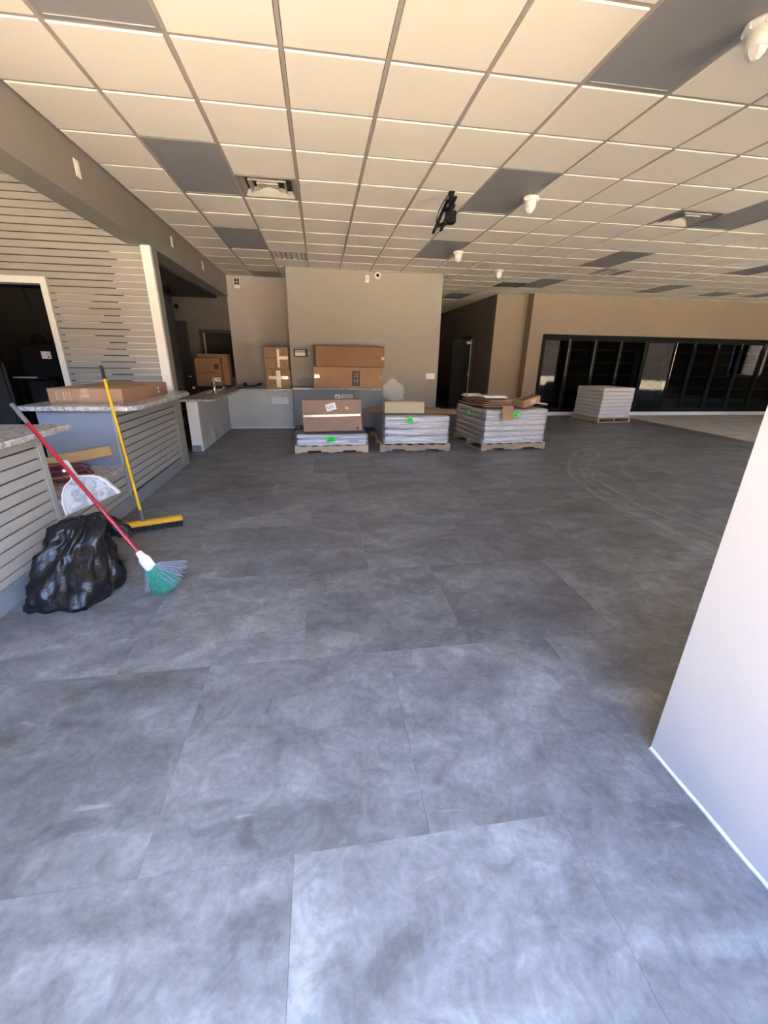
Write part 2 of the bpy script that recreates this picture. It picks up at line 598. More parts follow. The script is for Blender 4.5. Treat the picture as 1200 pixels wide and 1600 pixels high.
# ---------------------------------------------------------------- ceiling
G0x, G0y, GS = -1.3683, 3.1116, 0.61
ceil = struct(obj('ceiling', B((XB, XR, YF, 17.0, H + 0.12, H + 0.16)), T['plenum']), 'suspended ceiling of cream tiles in a metal grid')
LIGHTS = [(0, -2), (5, -2), (0, 2), (5, 2), (10, 2), (0, 6), (5, 6), (10, 6), (15, 6), (15, 2), (10, 10), (15, 10), (20, 10), (20, 6), (8, 14), (10, -2), (15, -2)]
DIFF = [(1, 3), (9, 3)]
EGG = [(1, 8), (11, 8)]
DARKV = [(9, 11), (18, 11)]
taken = set()
for c, r_ in LIGHTS:
    taken |= {(c, r_), (c, r_ + 1)}
taken |= set(DIFF) | set(EGG) | set(DARKV)
taken.add((0, 11))

def region_clip(x0, x1, y0, y1):
    """limits of a ceiling cell inside the room outline, or None"""
    x0 = max(x0, XB); x1 = min(x1, XR); y0 = max(y0, YF)
    if x1 - x0 < 0.05:
        return None
    if y0 + 0.35 > YB:            # cells that meet the sides of the boxed-out wall
        if x0 < 2.6 < x1:
            x0 = 2.6
        if x0 < -0.6 < x1:
            x1 = -0.6
    xm = (x0 + x1) / 2
    if xm < -0.6:
        ymax = YR
    elif xm < 2.6:
        ymax = YB
    elif xm < 4.72:
        ymax = 16.9
    elif xm < 5.6:
        ymax = 11.5
    else:
        ymax = YC
    y1 = min(y1, ymax)
    if y1 - y0 < 0.04:
        return None
    return x0, x1, y0, y1

TW = 0.012     # half width of the grid tee
def tile_mesh(w, d):
    bm = bmesh.new()
    # body up in the grid plus a tegular lip that hangs lower with bevelled edges
    a = TW + 0.004
    add_box(bm, a, w - a, a, d - a, -0.007, 0.008)
    bot = [e for e in bm.edges if all(v.co.z < 0 for v in e.verts)]
    bmesh.ops.bevel(bm, geom=bot, offset=0.004, segments=1, affect='EDGES')
    return bm
bm = tile_mesh(GS, GS)
ctile = bpy.data.meshes.new('ceiling_tile')
bm.to_mesh(ctile); bm.free()
ctile.materials.append(T['ceiling_tile'])
rest = bmesh.new()
ncl = 0
for r_ in range(-7, 23):
    for c in range(-1, 32):
        if (c, r_) in taken:
            continue
        cl = region_clip(G0x + GS * c, G0x + GS * (c + 1), G0y + GS * r_, G0y + GS * (r_ + 1))
        if cl is None:
            continue
        x0, x1, y0, y1 = cl
        p = [project((x, y, H)) for x in (x0, (x0 + x1) / 2, x1) for y in (y0, (y0 + y1) / 2, y1)]
        vis = any(q and -5 < q[0] < 1205 and -5 < q[1] for q in p) and y0 < 12.5
        if vis and c < 17:
            if abs(x1 - x0 - GS) < 1e-3 and abs(y1 - y0 - GS) < 1e-3:
                inst('ceiling_tile', ctile, (x0, y0, H), parent=ceil)
            else:
                q = obj('ceiling_tile', tile_mesh(x1 - x0, y1 - y0), T['ceiling_tile'], ceil)
                q.location = (x0, y0, H)
            ncl += 1
        else:
            a = TW + 0.004
            add_box(rest, x0 + a, x1 - a, y0 + a, y1 - a, H - 0.010, H + 0.008)
o = obj('ceiling_tile_field', rest, T['ceiling_tile'], ceil)
o['kind'] = 'stuff'
print('floor tiles', nfl, 'ceiling tiles', ncl)
# grid: runners along y, cross tees along x
def yspan(x):
    if x < -0.6: return YR
    if x < 2.6: return YB
    if x < 4.72: return 16.9
    if x < 5.6: return 11.5
    return YC
for c in range(0, 32):
    x = G0x + GS * c
    if x < XR:
        obj('grid_runner', B((x - TW, x + TW, YF, yspan(x), H - 0.001, H + 0.03)), T['grid_metal'], ceil)
for r_ in range(-6, 23):
    y = G0y + GS * r_
    if y < YB:
        sp_ = [(XB, XR)]
    elif y < YR:
        sp_ = [(XB, -0.6), (2.6, XR)]
    elif y < YC:
        sp_ = [(2.6, XR)]
    else:
        sp_ = [(2.6, 4.72)]
    cuts = sorted(G0x + GS * c for c, r0 in LIGHTS if r0 + 1 == r_)      # a long light has no tee across its middle
    pieces = []
    for a, b_ in sp_:
        for cx_ in cuts:
            if a < cx_ < b_:
                pieces.append((a, cx_ + TW))
                a = cx_ + GS - TW
        if a < b_:
            pieces.append((a, b_))
    for a, b_ in pieces:
        obj('grid_tee', B((a, b_, y - TW, y + TW, H - 0.0005, H + 0.029)), T['grid_metal'], ceil)

# ---------------------------------------------------------------- walls
def wall(name, label, specs, m):
    return struct(obj(name, B(*specs), m), label)

wall('wall_boxed_out', 'tan painted boxed-out wall behind the grey base cabinets', [(-0.6, 2.6, YB, 12.4, 0, H + .1)], T['tan_wall'])
wall('wall_recess', 'greyish patched wall behind the low drinks counter', [(XB - 0.02, -0.6, YR, YR + .12, 0, H + .1)], T['recess_wall'])
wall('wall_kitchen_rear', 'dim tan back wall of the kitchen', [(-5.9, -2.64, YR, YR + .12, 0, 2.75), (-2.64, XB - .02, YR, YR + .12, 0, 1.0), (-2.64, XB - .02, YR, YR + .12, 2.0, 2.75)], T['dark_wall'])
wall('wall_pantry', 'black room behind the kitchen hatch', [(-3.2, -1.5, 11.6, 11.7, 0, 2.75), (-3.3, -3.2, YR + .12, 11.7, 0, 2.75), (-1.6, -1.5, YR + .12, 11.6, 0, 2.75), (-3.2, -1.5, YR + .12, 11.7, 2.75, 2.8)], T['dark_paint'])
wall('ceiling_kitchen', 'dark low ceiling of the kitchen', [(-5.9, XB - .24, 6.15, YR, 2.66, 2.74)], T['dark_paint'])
wall('beam', 'greige painted beam running along the counters to the recess', [(XB - .24, XB, YF, YR, 2.70, 3.5)], T['beam_paint'])
wall('pillar', 'greige end post under the beam beside the slatted wall', [(XB - .15, XB, 6.045, 6.22, 0, 2.70)], T['beam_paint'])
wall('wall_cooler', 'tan wall around the glass-door coolers', [(5.6, 6.0, YC, YC + .12, 0, H + .1), (6.0, 14.7, YC, YC + .12, 2.16, H + .1), (14.7, XR, YC, YC + .12, 0, H + .1), (5.6, 5.72, YC + .12, 11.62, 0, H + .1)], T['cooler_wall'])
wall('wall_pilaster', 'tan pier set back at the corner of the corridor', [(4.72, 5.6, 11.5, 11.62, 0, H + .1)], T['cooler_wall'])
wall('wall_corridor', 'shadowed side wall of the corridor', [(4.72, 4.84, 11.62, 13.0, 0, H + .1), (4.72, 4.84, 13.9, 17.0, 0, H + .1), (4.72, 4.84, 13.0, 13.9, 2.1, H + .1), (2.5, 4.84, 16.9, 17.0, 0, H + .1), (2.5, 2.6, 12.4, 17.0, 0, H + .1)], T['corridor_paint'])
wall('wall_right', 'far side wall with a window', [(XR, XR + .12, YF, 5.6, 0, H + .1), (XR, XR + .12, 7.2, YC + .1, 0, H + .1), (XR, XR + .12, 5.6, 7.2, 0, 1.0), (XR, XR + .12, 5.6, 7.2, 2.3, H + .1)], T['cooler_wall'])
wall('wall_left', 'outer wall beyond the counters', [(XL - .1, XL, YF, 11.8, 0, 3.9)], T['tan_wall'])
wall('wall_front', 'street wall over and between the shop windows', [(XL, XR, YF - .12, YF, 2.75, 3.9), (XL, -0.9, YF - .12, YF, 0, 1.1), (XL, -5.2, YF - .12, YF, 1.1, 2.75), (-1.5, -0.9, YF - .12, YF, 1.1, 2.75), (1.3, 3.2, YF - .12, YF, 0, 2.75), (13.5, XR, YF - .12, YF, 0, 2.75)], T['tan_wall'])
wall('ceiling_bay', 'plain ceiling over the till bay beside the beam', [(XL, XB - .24, YF, 6.05, 3.45, 3.5)], T['beam_paint'])
wall('wall_bay_top', 'plain painted band above the slatted wall', [(XL, XB - .24, 5.98, 6.15, 3.30, 3.47)], T['beam_paint'])
wall('roof', 'flat roof over the shop', [(XL - .1, XR + .12, YF - .12, 17.1, 3.9, 4.0)], T['beam_paint'])
wall('sky_blocking_canopy', 'canopy added out front to keep sky light off the floor', [(2.0, XR + 2, YF - 2.3, YF - .12, 2.85, 3.05)], T['beam_paint'])  # unseen overhang, deepened to cut sky light through the long window run

# entry partition in the foreground
we = struct(obj('wall_entry', B((1.30, 1.45, YF, 1.052, 0.0, H), bevel=0.002), T['white_wall']), 'bright white partition end beside the entrance')
bm = bmesh.new()
pr = []
n = 26
for k in range(n + 1):
    y = 1.05 - k * (1.05 - YF) / n
    pr.append((y, 0.008 + 0.006 * noise.noise((y * 7, 0, 0)), 0.004 + 0.005 * abs(noise.noise((y * 5, 3, 0)))))
va = []
for y, h_, w_ in pr:
    va.append([bm.verts.new((1.30, y, 0.0)), bm.verts.new((1.30 - w_ - .004, y, 0.0)), bm.verts.new((1.30 - w_ * .6, y, h_ * .7)), bm.verts.new((1.30, y, h_ + .004))])
for a, b_ in zip(va, va[1:]):
    for k in range(3):
        bm.faces.new((a[k], a[k + 1], b_[k + 1], b_[k]))
struct(obj('trim_1', fix(bm), T['caulk'], None, True), 'ragged line of white filler along the foot of the white partition')

# windows in the street wall (behind the viewpoint)
def storefront(name, xs, z0, z1, label, panes):
    o = struct(obj(name, B(*([(x - .03, x + .03, YF - .09, YF - .02, z0, z1) for x in xs] + [(xs[0], xs[-1], YF - .09, YF - .02, z0, z0 + .06), (xs[0], xs[-1], YF - .09, YF - .02, z1 - .06, z1)])), T['alu']), label)
    for a, b_ in panes:
        obj('pane', B((a + .03, b_ - .03, YF - .058, YF - .052, z0 + .06, z1 - .06)), T['clear_glass'], o)
xs1 = [-0.9, 1.27]
storefront('window_1', xs1, 0.0, 2.75, 'aluminium shopfront with the entrance standing open', [])
xs0 = [-5.2, -4.28, -3.36, -2.44, -1.52]
storefront('fill_window', xs0, 1.1, 2.75, 'high-silled windows added on the counter side to brighten the ceiling', list(zip(xs0, xs0[1:])))  # unseen windows, added to lift the light on the mid ceiling
xs2 = [3.2 + 10.3 / 7 * i for i in range(8)]
storefront('window_2', xs2, 0.0, 2.75, 'long run of shop windows beyond the partition', list(zip(xs2, xs2[1:])))
o = struct(obj('window_3', B((XR + .02, XR + .08, 5.6, 5.66, 1.0, 2.3), (XR + .02, XR + .08, 7.14, 7.2, 1.0, 2.3), (XR + .02, XR + .08, 5.66, 7.14, 1.0, 1.06), (XR + .02, XR + .08, 5.66, 7.14, 2.24, 2.3)), T['alu']), 'small side window reflected in the cooler glass')
obj('pane', B((XR + .045, XR + .051, 5.66, 7.14, 1.06, 2.24)), T['clear_glass'], o)

# slatted partition behind the till counters, with the doorway in it
sw = struct(obj('wall_slatted', B((-3.17, XB - .15, 6.03, 6.15, 0, 3.30), (XL, -3.17, 6.03, 6.15, 2.32, 3.30), (XL, -4.35, 6.03, 6.15, 0, 2.32)), T['groove_dark']), 'taupe slatted display wall with the dark doorway')
for k in range(43):
    z0 = 0.015 + 0.0766 * k
    z1 = min(z0 + 0.067, 3.30)
    for a, b_ in ([(-3.165, XB - .105)] if z0 < 2.30 else [(XL + .02, XB - .105)]):
        if a < b_:
            obj('slat', B((a, b_, 6.000, 6.03, z0, z1), bevel=0.002), T['slat_paint'], sw)
            if 1.03 < z1 < 2.67:  # pale strips only along the slot stretches that glint
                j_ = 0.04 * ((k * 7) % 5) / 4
                obj('slat_glint', B((-2.40 - j_ + (0.10 if k % 5 == 2 else 0), XB - .105, 6.004, 6.028, z1 + .0008, z1 + .0088)), T['slat_glint'], sw)
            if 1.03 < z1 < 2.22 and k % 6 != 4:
                obj('slat_glint', B((-3.10, -2.62 - 0.05 * ((k * 3) % 4), 6.008, 6.028, z1 + .0008, z1 + .0070)), T['slat_glint'], sw)
struct(obj('trim_2', B((XB - .105, XB + .004, 5.985, 6.045, 1.0, 2.70), bevel=0.004), T['white_trim']), 'white corner board ending the slatted wall')
o = struct(obj('trim_3', B((-3.235, -3.165, 5.985, 6.16, 0, 2.25), (-4.42, -3.165, 5.985, 6.16, 2.25, 2.325), (-4.42, -4.35, 5.985, 6.16, 0, 2.25), bevel=0.003), T['white_trim']), 'white casing around the doorway in the slatted wall')
# back room shell, dark
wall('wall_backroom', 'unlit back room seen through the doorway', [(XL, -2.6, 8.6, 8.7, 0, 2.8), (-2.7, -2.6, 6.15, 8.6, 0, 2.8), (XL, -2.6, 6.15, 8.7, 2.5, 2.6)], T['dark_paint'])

# white kick strip under the coolers
struct(obj('baseboard_cooler', B((5.6, 14.7, YC - .02, YC + .005, 0.0, 0.10), bevel=.002), T['white_trim']), 'white base strip under the cooler doors')

# ================================================================== CEILING FITTINGS
def light(c, r_, label):
    x0, y0 = G0x + GS * c, G0y + GS * r_
    y1 = y0 + 2 * GS
    o = thing('ceiling_light', label, 'ceiling light', (x0, y0, H), group='unlit flat panel lights in the ceiling')
    a = TW
    w, d = GS, 2 * GS
    obj('frame', B((a, a + .022, a, d - a, -.004, .03), (w - a - .022, w - a, a, d - a, -.004, .03), (a + .022, w - a - .022, a, a + .022, -.004, .03), (a + .022, w - a - .022, d - a - .022, d - a, -.004, .03)), T['light_lens'], o)
    obj('lens', B((a + .022, w - a - .022, a + .022, d - a - .022, .001, .02)), T['light_lens'], o)
LL = {(0, -2): 'unlit grey panel light overhead, above the beam at the picture edge', (5, -2): 'nearest unlit grey panel light, beside the largest white sensor',
      (0, 2): 'unlit grey panel light beside the square air diffuser next to the beam', (5, 2): 'unlit grey panel light beside the black television bracket',
      (10, 2): 'unlit grey panel light touching the diffuser over the open floor', (0, 6): 'smaller-looking unlit panel light between diffuser and recess wall near the beam',
      (5, 6): 'unlit panel light just past the television bracket, with white sensor at its corner', (10, 6): 'unlit panel light next to the flat return grille over the middle of the hall',
      (15, 6): 'unlit panel light halfway to the coolers at the picture edge', (10, 10): 'unlit panel light beside the dark slotted vent near the tan pier',
      (15, 10): 'unlit panel light close above the cooler wall', (20, 10): 'farthest unlit panel light above the cooler wall', (8, 14): 'dark panel light at the corridor mouth'}
for c, r_ in LIGHTS:
    if (c, r_) in LL:
        light(c, r_, LL[(c, r_)])
    elif G0x + GS * c < XR:
        a = G0x + GS * c
        obj('light_field', B((a + TW, a + GS - TW, G0y + GS * r_ + TW, G0y + GS * (r_ + 2) - TW, H, H + .02)), T['light_lens'], ceil)
q = obj('ceiling_tile', tile_mesh(GS, YR - (G0y + 11 * GS)), T['vent_grey'], ceil)
q.location = (G0x, G0y + 11 * GS, H)

def diffuser(c, r_, label):
    o = thing('air_diffuser', label, 'air vent', (G0x + GS * (c + .5), G0y + GS * (r_ + .5), H), group='square louvred diffusers')
    def ring(r0, z0, r1, z1, th=0.004):
        bm = bmesh.new()
        q = []
        for (r__, z) in ((r0, z0), (r1, z1), (r1, z1 + th * 2), (r0, z0 + th * 2)):
            q.append([bm.verts.new((sx * r__, sy * r__, z)) for sx, sy in ((-1, -1), (1, -1), (1, 1), (-1, 1))])
        for a, b_ in ((0, 1), (1, 2), (2, 3), (3, 0)):
            for k in range(4):
                bm.faces.new((q[a][k], q[a][(k + 1) % 4], q[b_][(k + 1) % 4], q[b_][k]))
        return fix(bm)
    h = GS / 2 - TW
    obj('frame', B((-h, h, -h, -h + .035, -.006, .01), (-h, h, h - .035, h, -.006, .01), (-h, -h + .035, -h + .035, h - .035, -.006, .01), (h - .035, h, -h + .035, h - .035, -.006, .01)), T['vent_grey'], o)
    for r0, z0, r1, z1 in ((.262, -.003, .232, .048), (.186, -.003, .156, .046), (.108, -.003, .080, .044)):
        obj('louvre', ring(r0, z0, r1, z1), T['vent_metal'], o)
    bm = bmesh.new()
    add_prism(bm, [(-.085, -.085), (.085, -.085), (.085, .085), (-.085, .085)], .046, .052)
    obj('centre_plate', bm, T['vent_metal'], o)
    for s in (-1, 1):
        mtx = Matrix.Rotation(s * math.pi / 4, 4, 'Z')
        obj('brace', B((-.25, .25, -.007, .007, .018, .030, mtx)), T['vent_metal'], o)
    obj('duct', B((-h, h, -h, h, .075, .085)), T['vent_dark'], o)
diffuser(1, 3, 'square stepped air diffuser nearest the beam')
diffuser(9, 3, 'square stepped air diffuser over the open floor, beside a grey panel light')

def grille(c, r_, label, dark, ny=6):
    o = thing('return_grille', label, 'air vent', (G0x + GS * (c + .5), G0y + GS * (r_ + .5), H))
    h = GS / 2 - TW
    fm = T['vent_dark'] if dark else T['vent_grey']
    bmt = T['vent_dark'] if dark else T['ceiling_tile']
    obj('frame', B((-h, h, -h, -h + .03, -.008, .01), (-h, h, h - .03, h, -.008, .01), (-h, -h + .03, -h + .03, h - .03, -.008, .01), (h - .03, h, -h + .03, h - .03, -.008, .01)), fm, o)
    for k in range(ny):
        x = -h + .03 + (k + .5) * (2 * h - .06) / ny
        mtx = Matrix.Translation((x, 0, 0)) @ Matrix.Rotation(0.6 if dark else 0.0, 4, 'Y')
        obj('slat', B((-.012, .012, -h + .03, h - .03, -.007, .004, mtx)), T['vent_grey'], o)
    obj('backing', B((-h + .03, h - .03, -h + .03, h - .03, .010, .016)), bmt, o)
grille(1, 8, 'slotted return grille between the beam and the tan boxed-out wall', False, 6)
grille(11, 8, 'flat return grille past a dark panel light in mid-hall', False, 3)
grille(9, 11, 'dark slotted vent by the tan pier and a panel light', True, 6)
grille(18, 11, 'single dark vent close to the cooler wall', True, 6)

def sensor(c, r_, label):
    o = thing('ceiling_sensor', label, 'sensor', (G0x + GS * c, G0y + GS * r_, H), group='white cup-shaped sensors hanging from the ceiling')
    bm = bmesh.new(); add_lathe(bm, [(.075, .0), (.078, -.012), (.072, -.030), (.060, -.036)][::-1], 24)
    obj('base', fix(bm), T['white_plastic'], o, True)
    bm = bmesh.new(); add_lathe(bm, [(.058, -.034), (.056, -.075), (.050, -.105)][::-1], 24)
    obj('body', fix(bm), T['white_plastic'], o, True)
    bm = bmesh.new(); add_lathe(bm, [(.049, -.104), (.040, -.128), (.020, -.146), (.006, -.150)][::-1], 6)
    obj('lens', fix(bm), T['white_plastic'], o)
    for k in range(6):
        mtx = Matrix.Rotation(k * math.pi / 3, 4, 'Z')
        obj('clip', B((.062, .081, -.010, .010, -.034, -.004, mtx)), T['white_plastic'], o)
sensor(6, -1, 'largest white cup-shaped sensor at the picture corner')
sensor(6, 3, 'white cup-shaped sensor at the edge of the panel light beside the television bracket')
sensor(6, 7, 'white cup-shaped sensor above the tan boxed-out wall end')
sensor(8, 9, 'smallest white cup-shaped sensor, before the corridor')

# television bracket
o = thing('television_bracket', 'black television bracket hanging bare from the ceiling', 'bracket', (1.42, 4.96, H))
obj('ceiling_plate', B((-.03, .03, -.03, .03, -.016, 0), bevel=.002), T['black_metal'], o)
obj('pole', B((-.022, .022, -.022, .022, -.21, -.012), bevel=.003), T['black_metal'], o)
obj('tilt_head', B((-.05, .055, -.045, .05, -.285, -.17), bevel=.012), T['black_metal'], o)
mt = Matrix.Translation((-.03, 0.0, -.21)) @ Matrix.Rotation(math.radians(25), 4, 'Y') @ Matrix.Rotation(math.radians(14), 4, 'Z')
for s in (-.085, .085):
    obj('rail', B((-.045, -.022, s - .018, s + .018, -.19, .15, mt), bevel=.003), T['black_metal'], o)
for z in (-.10, .06):
    obj('cross_bar', B((-.022, -.006, -.11, .11, z - .02, z + .02, mt), bevel=.003), T['black_metal'], o)
bm = bmesh.new(); add_tube(bm, [(-.02, .03, -.02), (-.07, .04, -.08), (-.12, .03, -.17), (-.15, 0, -.27), (-.13, -.02, -.35), (-.10, -.02, -.30)], .005, 8)
obj('cable', bm, T['cord_black'], o, True)

# ================================================================== LEFT COUNTERS
def slat_front(parent, y0, y1, z0, z1, x=XB):
    """slat boards on the face of a counter looking +x"""
    k = 0
    z = z1
    while z - 0.067 > z0 - 0.03:
        a = max(z - 0.0665, z0)
        obj('slat', B((x - .016, x, y0, y1, a, z), bevel=0.002), T['counter_slat'], parent)
        z -= 0.0766
        k += 1

# till counter at the picture edge (A)
o = thing('till_counter', 'near slat-fronted counter cut by the picture edge, behind the black bag', 'counter', (0, 0, 0))
obj('body', B((-2.62, XB - .018, 1.2, 3.15, 0.0, .958)), T['groove_dark'], o)
slat_front(o, 1.2, 3.10, .145, .955)
obj('kick_board', B((XB - .017, XB + .004, 1.2, 3.15, 0, .14), bevel=.001), T['kick_blue'], o)
obj('corner_trim', B((XB - .03, XB + .004, 3.10, 3.155, .14, .958), bevel=.002), T['corner_trim'], o)
obj('end_panel', B((-2.62, XB - .03, 3.15, 3.165, .47, .958)), T['panel_blue'], o)
wt = obj('countertop', B((-2.72, -1.845, 1.15, 3.36, .960, 1.0), bevel=.006), T['granite'])
tag(wt, 'granite top of the near slat-fronted counter', 'countertop')

# low link between the counters (B)
o = thing('low_counter', 'low slat-fronted shelf between two taller counters, holding a coiled cord', 'counter', (0, 0, 0))
obj('body', B((-2.62, XB - .018, 3.17, 4.24, 0.0, .428)), T['groove_dark'], o)
slat_front(o, 3.17, 4.24, .145, .426)
obj('kick_board', B((XB - .017, XB + .004, 3.16, 4.24, 0, .14), bevel=.001), T['kick_blue'], o)
wt = obj('countertop', B((-2.66, -1.925, 3.17, 4.245, .430, .470), bevel=.004), T['granite'])
tag(wt, 'low granite shelf top with red cord and a plank on it', 'countertop')

# service counter (C)
o = thing('service_counter', 'slat-fronted counter with a blue-grey end panel, carrying a flat carton', 'counter', (0, 0, 0))
obj('body', B((-2.58, XB - .018, 4.27, 5.98, 0.0, .998)), T['groove_dark'], o)
slat_front(o, 4.29, 5.94, .145, .995)
obj('kick_board', B((XB - .017, XB + .004, 4.25, 5.98, 0, .14), bevel=.001), T['kick_blue'], o)
obj('end_panel', B((-2.60, XB - .012, 4.25, 4.27, 0, .998)), T['panel_blue'], o)
obj('corner_trim', B((XB - .014, XB + .005, 4.248, 4.29, .14, .998), bevel=.002), T['corner_trim'], o)
obj('corner_trim', B((XB - .02, XB + .005, 5.94, 5.985, .0, .998), bevel=.002), T['corner_trim'], o)
bm = bmesh.new()
add_prism(bm, [(-2.68, 4.12), (-1.76, 4.10), (-1.69, 4.16), (-1.665, 4.26), (-1.665, 5.70), (-1.75, 5.93), (-1.93, 5.98), (-2.68, 5.98)], 1.0, 1.042)
bmesh.ops.bevel(bm, geom=bm.edges[:], offset=.006, segments=1, affect='EDGES')
wt = obj('countertop', fix(bm), T['granite'])
tag(wt, 'overhanging granite top with a clipped corner under the flat carton', 'countertop')

# carton maker -----------------------------------------------------------
def carton(name, label, w, d, h, loc, rot=(0, 0, 0), m='cardboard', seam='front', group=None):
    """closed carton; origin at bottom centre. parts: body, flap seam"""
    o = thing(name, label, 'box', loc, rot, group)
    obj('body', B((-w / 2, w / 2, -d / 2, d / 2, 0, h), bevel=.004), T[m], o)
    return o

# flat carton on the service counter
c = carton('flat_carton', 'wide flat brown carton lying on the service counter', .66, 1.12, .135, (-2.20, 4.95, 1.042), (0, 0, math.radians(-2)), 'cardboard')
obj('top_seam', B((-.005, .005, -.555, .555, .1345, .1358)), T['seam_dark'], c)
obj('tape', B((-.03, .03, -.5605, -.32, .135, .1362), (-.03, .03, -.5625, -.558, .05, .1362)), T['tape_clear'], c)
for k, (x, w_) in enumerate(((-.26, .012), (-.235, .006), (-.20, .016), (-.17, .007), (-.145, .013), (-.05, .01), (-.03, .008))):
    obj('print_mark', B((x, x + w_, -.5612, -.558, .028, .105 if k < 5 else .085)), T['tape_clear'], c)
for k, (y, z) in enumerate(((.30, .045), (.30, .085))):
    obj('scuff', B((.328, .3312, y - .02, y + .02, z - .012, z + .012)), T['label_white'], c)

# red extension cord coil on low shelf
o = thing('extension_cord', 'dark red extension cord coiled on the low granite shelf', 'cord', (-2.30, 3.74, .474))
for k in range(7):
    bm = bmesh.new()
    rr = .13 + .018 * (k % 4)
    pts = []
    for q in range(25):
        a = 2 * math.pi * q / 24
        pts.append((rr * 1.75 * math.cos(a) + .012 * math.sin(k * 2.1), rr * 1.15 * math.sin(a) + .015 * math.cos(k), .009 + .0135 * k + .004 * math.sin(3 * a + k)))
    add_tube(bm, pts, .0075, 6, False)
    obj('loop', bm, T['cord_red'], o, True)
# plank on the low shelf
o = obj('plank', B((-.33, .33, -.022, .022, -.045, .045), bevel=.003), T['plank_yellow'])
o.location = (-2.32, 4.12, .578)
o.rotation_euler = (0, math.radians(-9), math.radians(10))
tag(o, 'short rough wooden stick propped on the low granite shelf', 'plank')

# ------------------------------------------------------------------ cleaning tools
def tube_obj(name, a, b_, r_, m, parent, seg=14):
    bm = bmesh.new()
    add_tube(bm, [a, b_], r_, seg)
    return obj(name, bm, m, parent, False)

# push broom
o = thing('push_broom', 'yellow push broom leaning on the service counter edge', 'broom', (-1.60, 3.66, 0))
base = Vector((-.03, .02, .115)); top = Vector((-1.955, 4.235, 1.385)) - Vector((-1.60, 3.66, 0))
dirn = (top - base).normalized()
tube_obj('handle', base, top - dirn * .12, .0125, T['yellow_paint'], o)
tube_obj('grip', top - dirn * .125, top, .0145, T['bristle_black'], o)
tube_obj('socket', base - dirn * .04, base + dirn * .07, [.022, .016], T['grey_grip'], o)
mh = Matrix.Rotation(math.radians(20), 4, 'Z')
hb = B((-.285, .30, -.035, .035, .052, .095), bevel=.010, seg=2)
bmesh.ops.transform(hb, matrix=mh, verts=hb.verts[:])
obj('head_block', hb, T['yellow_block'], o)
bm = bmesh.new()
rb = random.Random(3)
for ix in range(46):
    for iy in range(4):
        x = -.275 + .565 * ix / 45
        y = -.026 + .0173 * iy
        p0 = mh @ Vector((x, y, .055))
        p1 = mh @ Vector((x + rb.uniform(-.006, .006), y * 1.35 + rb.uniform(-.004, .004), .0015))
        add_tube(bm, [p0, p1], [.0055, .0042], 4)
q = obj('bristles', bm, T['bristle_black'], o); q['kind'] = 'stuff'
for k in range(40):
    pass

# red angle broom
o = thing('angle_broom', 'red-handled broom with green and grey bristles leaning on the near counter', 'broom', (-1.18, 2.58, 0))
O = Vector((-1.18, 2.58, 0))
A0 = Vector((-1.22, 2.60, .285)) - O
A1 = Vector((-1.96, 3.00, 1.18)) - O
dirn = (A1 - A0).normalized()
tube_obj('handle', A0, A1 - dirn * .15, .0125, T['red_paint'], o)
tube_obj('grip', A1 - dirn * .155, A1, .0145, T['grey_grip'], o)
# ferrule: flat flared socket
tipd = (Vector((.035, -.01, .17)) - A0)
bm = bmesh.new()
fe = []
side = tipd.normalized().cross(Vector((0.1, 1, 0.2))).normalized()
thk = side.cross(tipd.normalized())
for t, hw, ht in ((0, .019, .019), (.25, .026, .020), (.45, .048, .020), (.75, .046, .019), (1.0, .046, .018)):
    c_ = A0 + tipd * t
    fe.append([bm.verts.new(c_ + side * (hw * math.cos(a)) + thk * (ht * math.sin(a))) for a in [2 * math.pi * k / 12 for k in range(12)]])
for a, b_ in zip(fe, fe[1:]):
    for k in range(12):
        bm.faces.new((a[k], a[(k + 1) % 12], b_[(k + 1) % 12], b_[k]))
bm.faces.new(fe[0][::-1]); bm.faces.new(fe[-1])
obj('ferrule', fix(bm), T['white_plastic'], o, True)
root = A0 + tipd
def bristles(name, m, n, ang0, ang1, L, seed, shift=0.0):
    bm = bmesh.new()
    r2 = random.Random(seed)
    td = tipd.normalized()
    for k in range(n):
        f = r2.random()
        a = ang0 + (ang1 - ang0) * f
        s = root + side * ((f - .5) * .085 + shift) + thk * r2.uniform(-.014, .014) - td * .01
        d = td * math.cos(a) + side * math.sin(a) + thk * r2.uniform(-.22, .22)
        Lk = L * r2.uniform(.9, 1.06)
        e = s + d * Lk
        if e.z < .002:
            e = s + d * (Lk * (s.z - .002) / (s.z - e.z))
        add_tube(bm, [s, (s + e) / 2 + Vector((0, 0, r2.uniform(-.004, .004))), e], [.0024, .0021, .0016], 4)
    q = obj(name, bm, m, o)
    q['kind'] = 'stuff'
sgn = 1 if side.dot(RT) > 0 else -1
bristles('green_bristles', T['bristle_green'], 130, -.38 * sgn, .42 * sgn, .19, 5)
bristles('grey_bristles', T['bristle_grey'], 60, .5 * sgn, 1.15 * sgn, .20, 6, .03 * sgn)
bristles('grey_bristles', T['bristle_grey'], 14, -.75 * sgn, -.45 * sgn, .16, 8, -.02 * sgn)

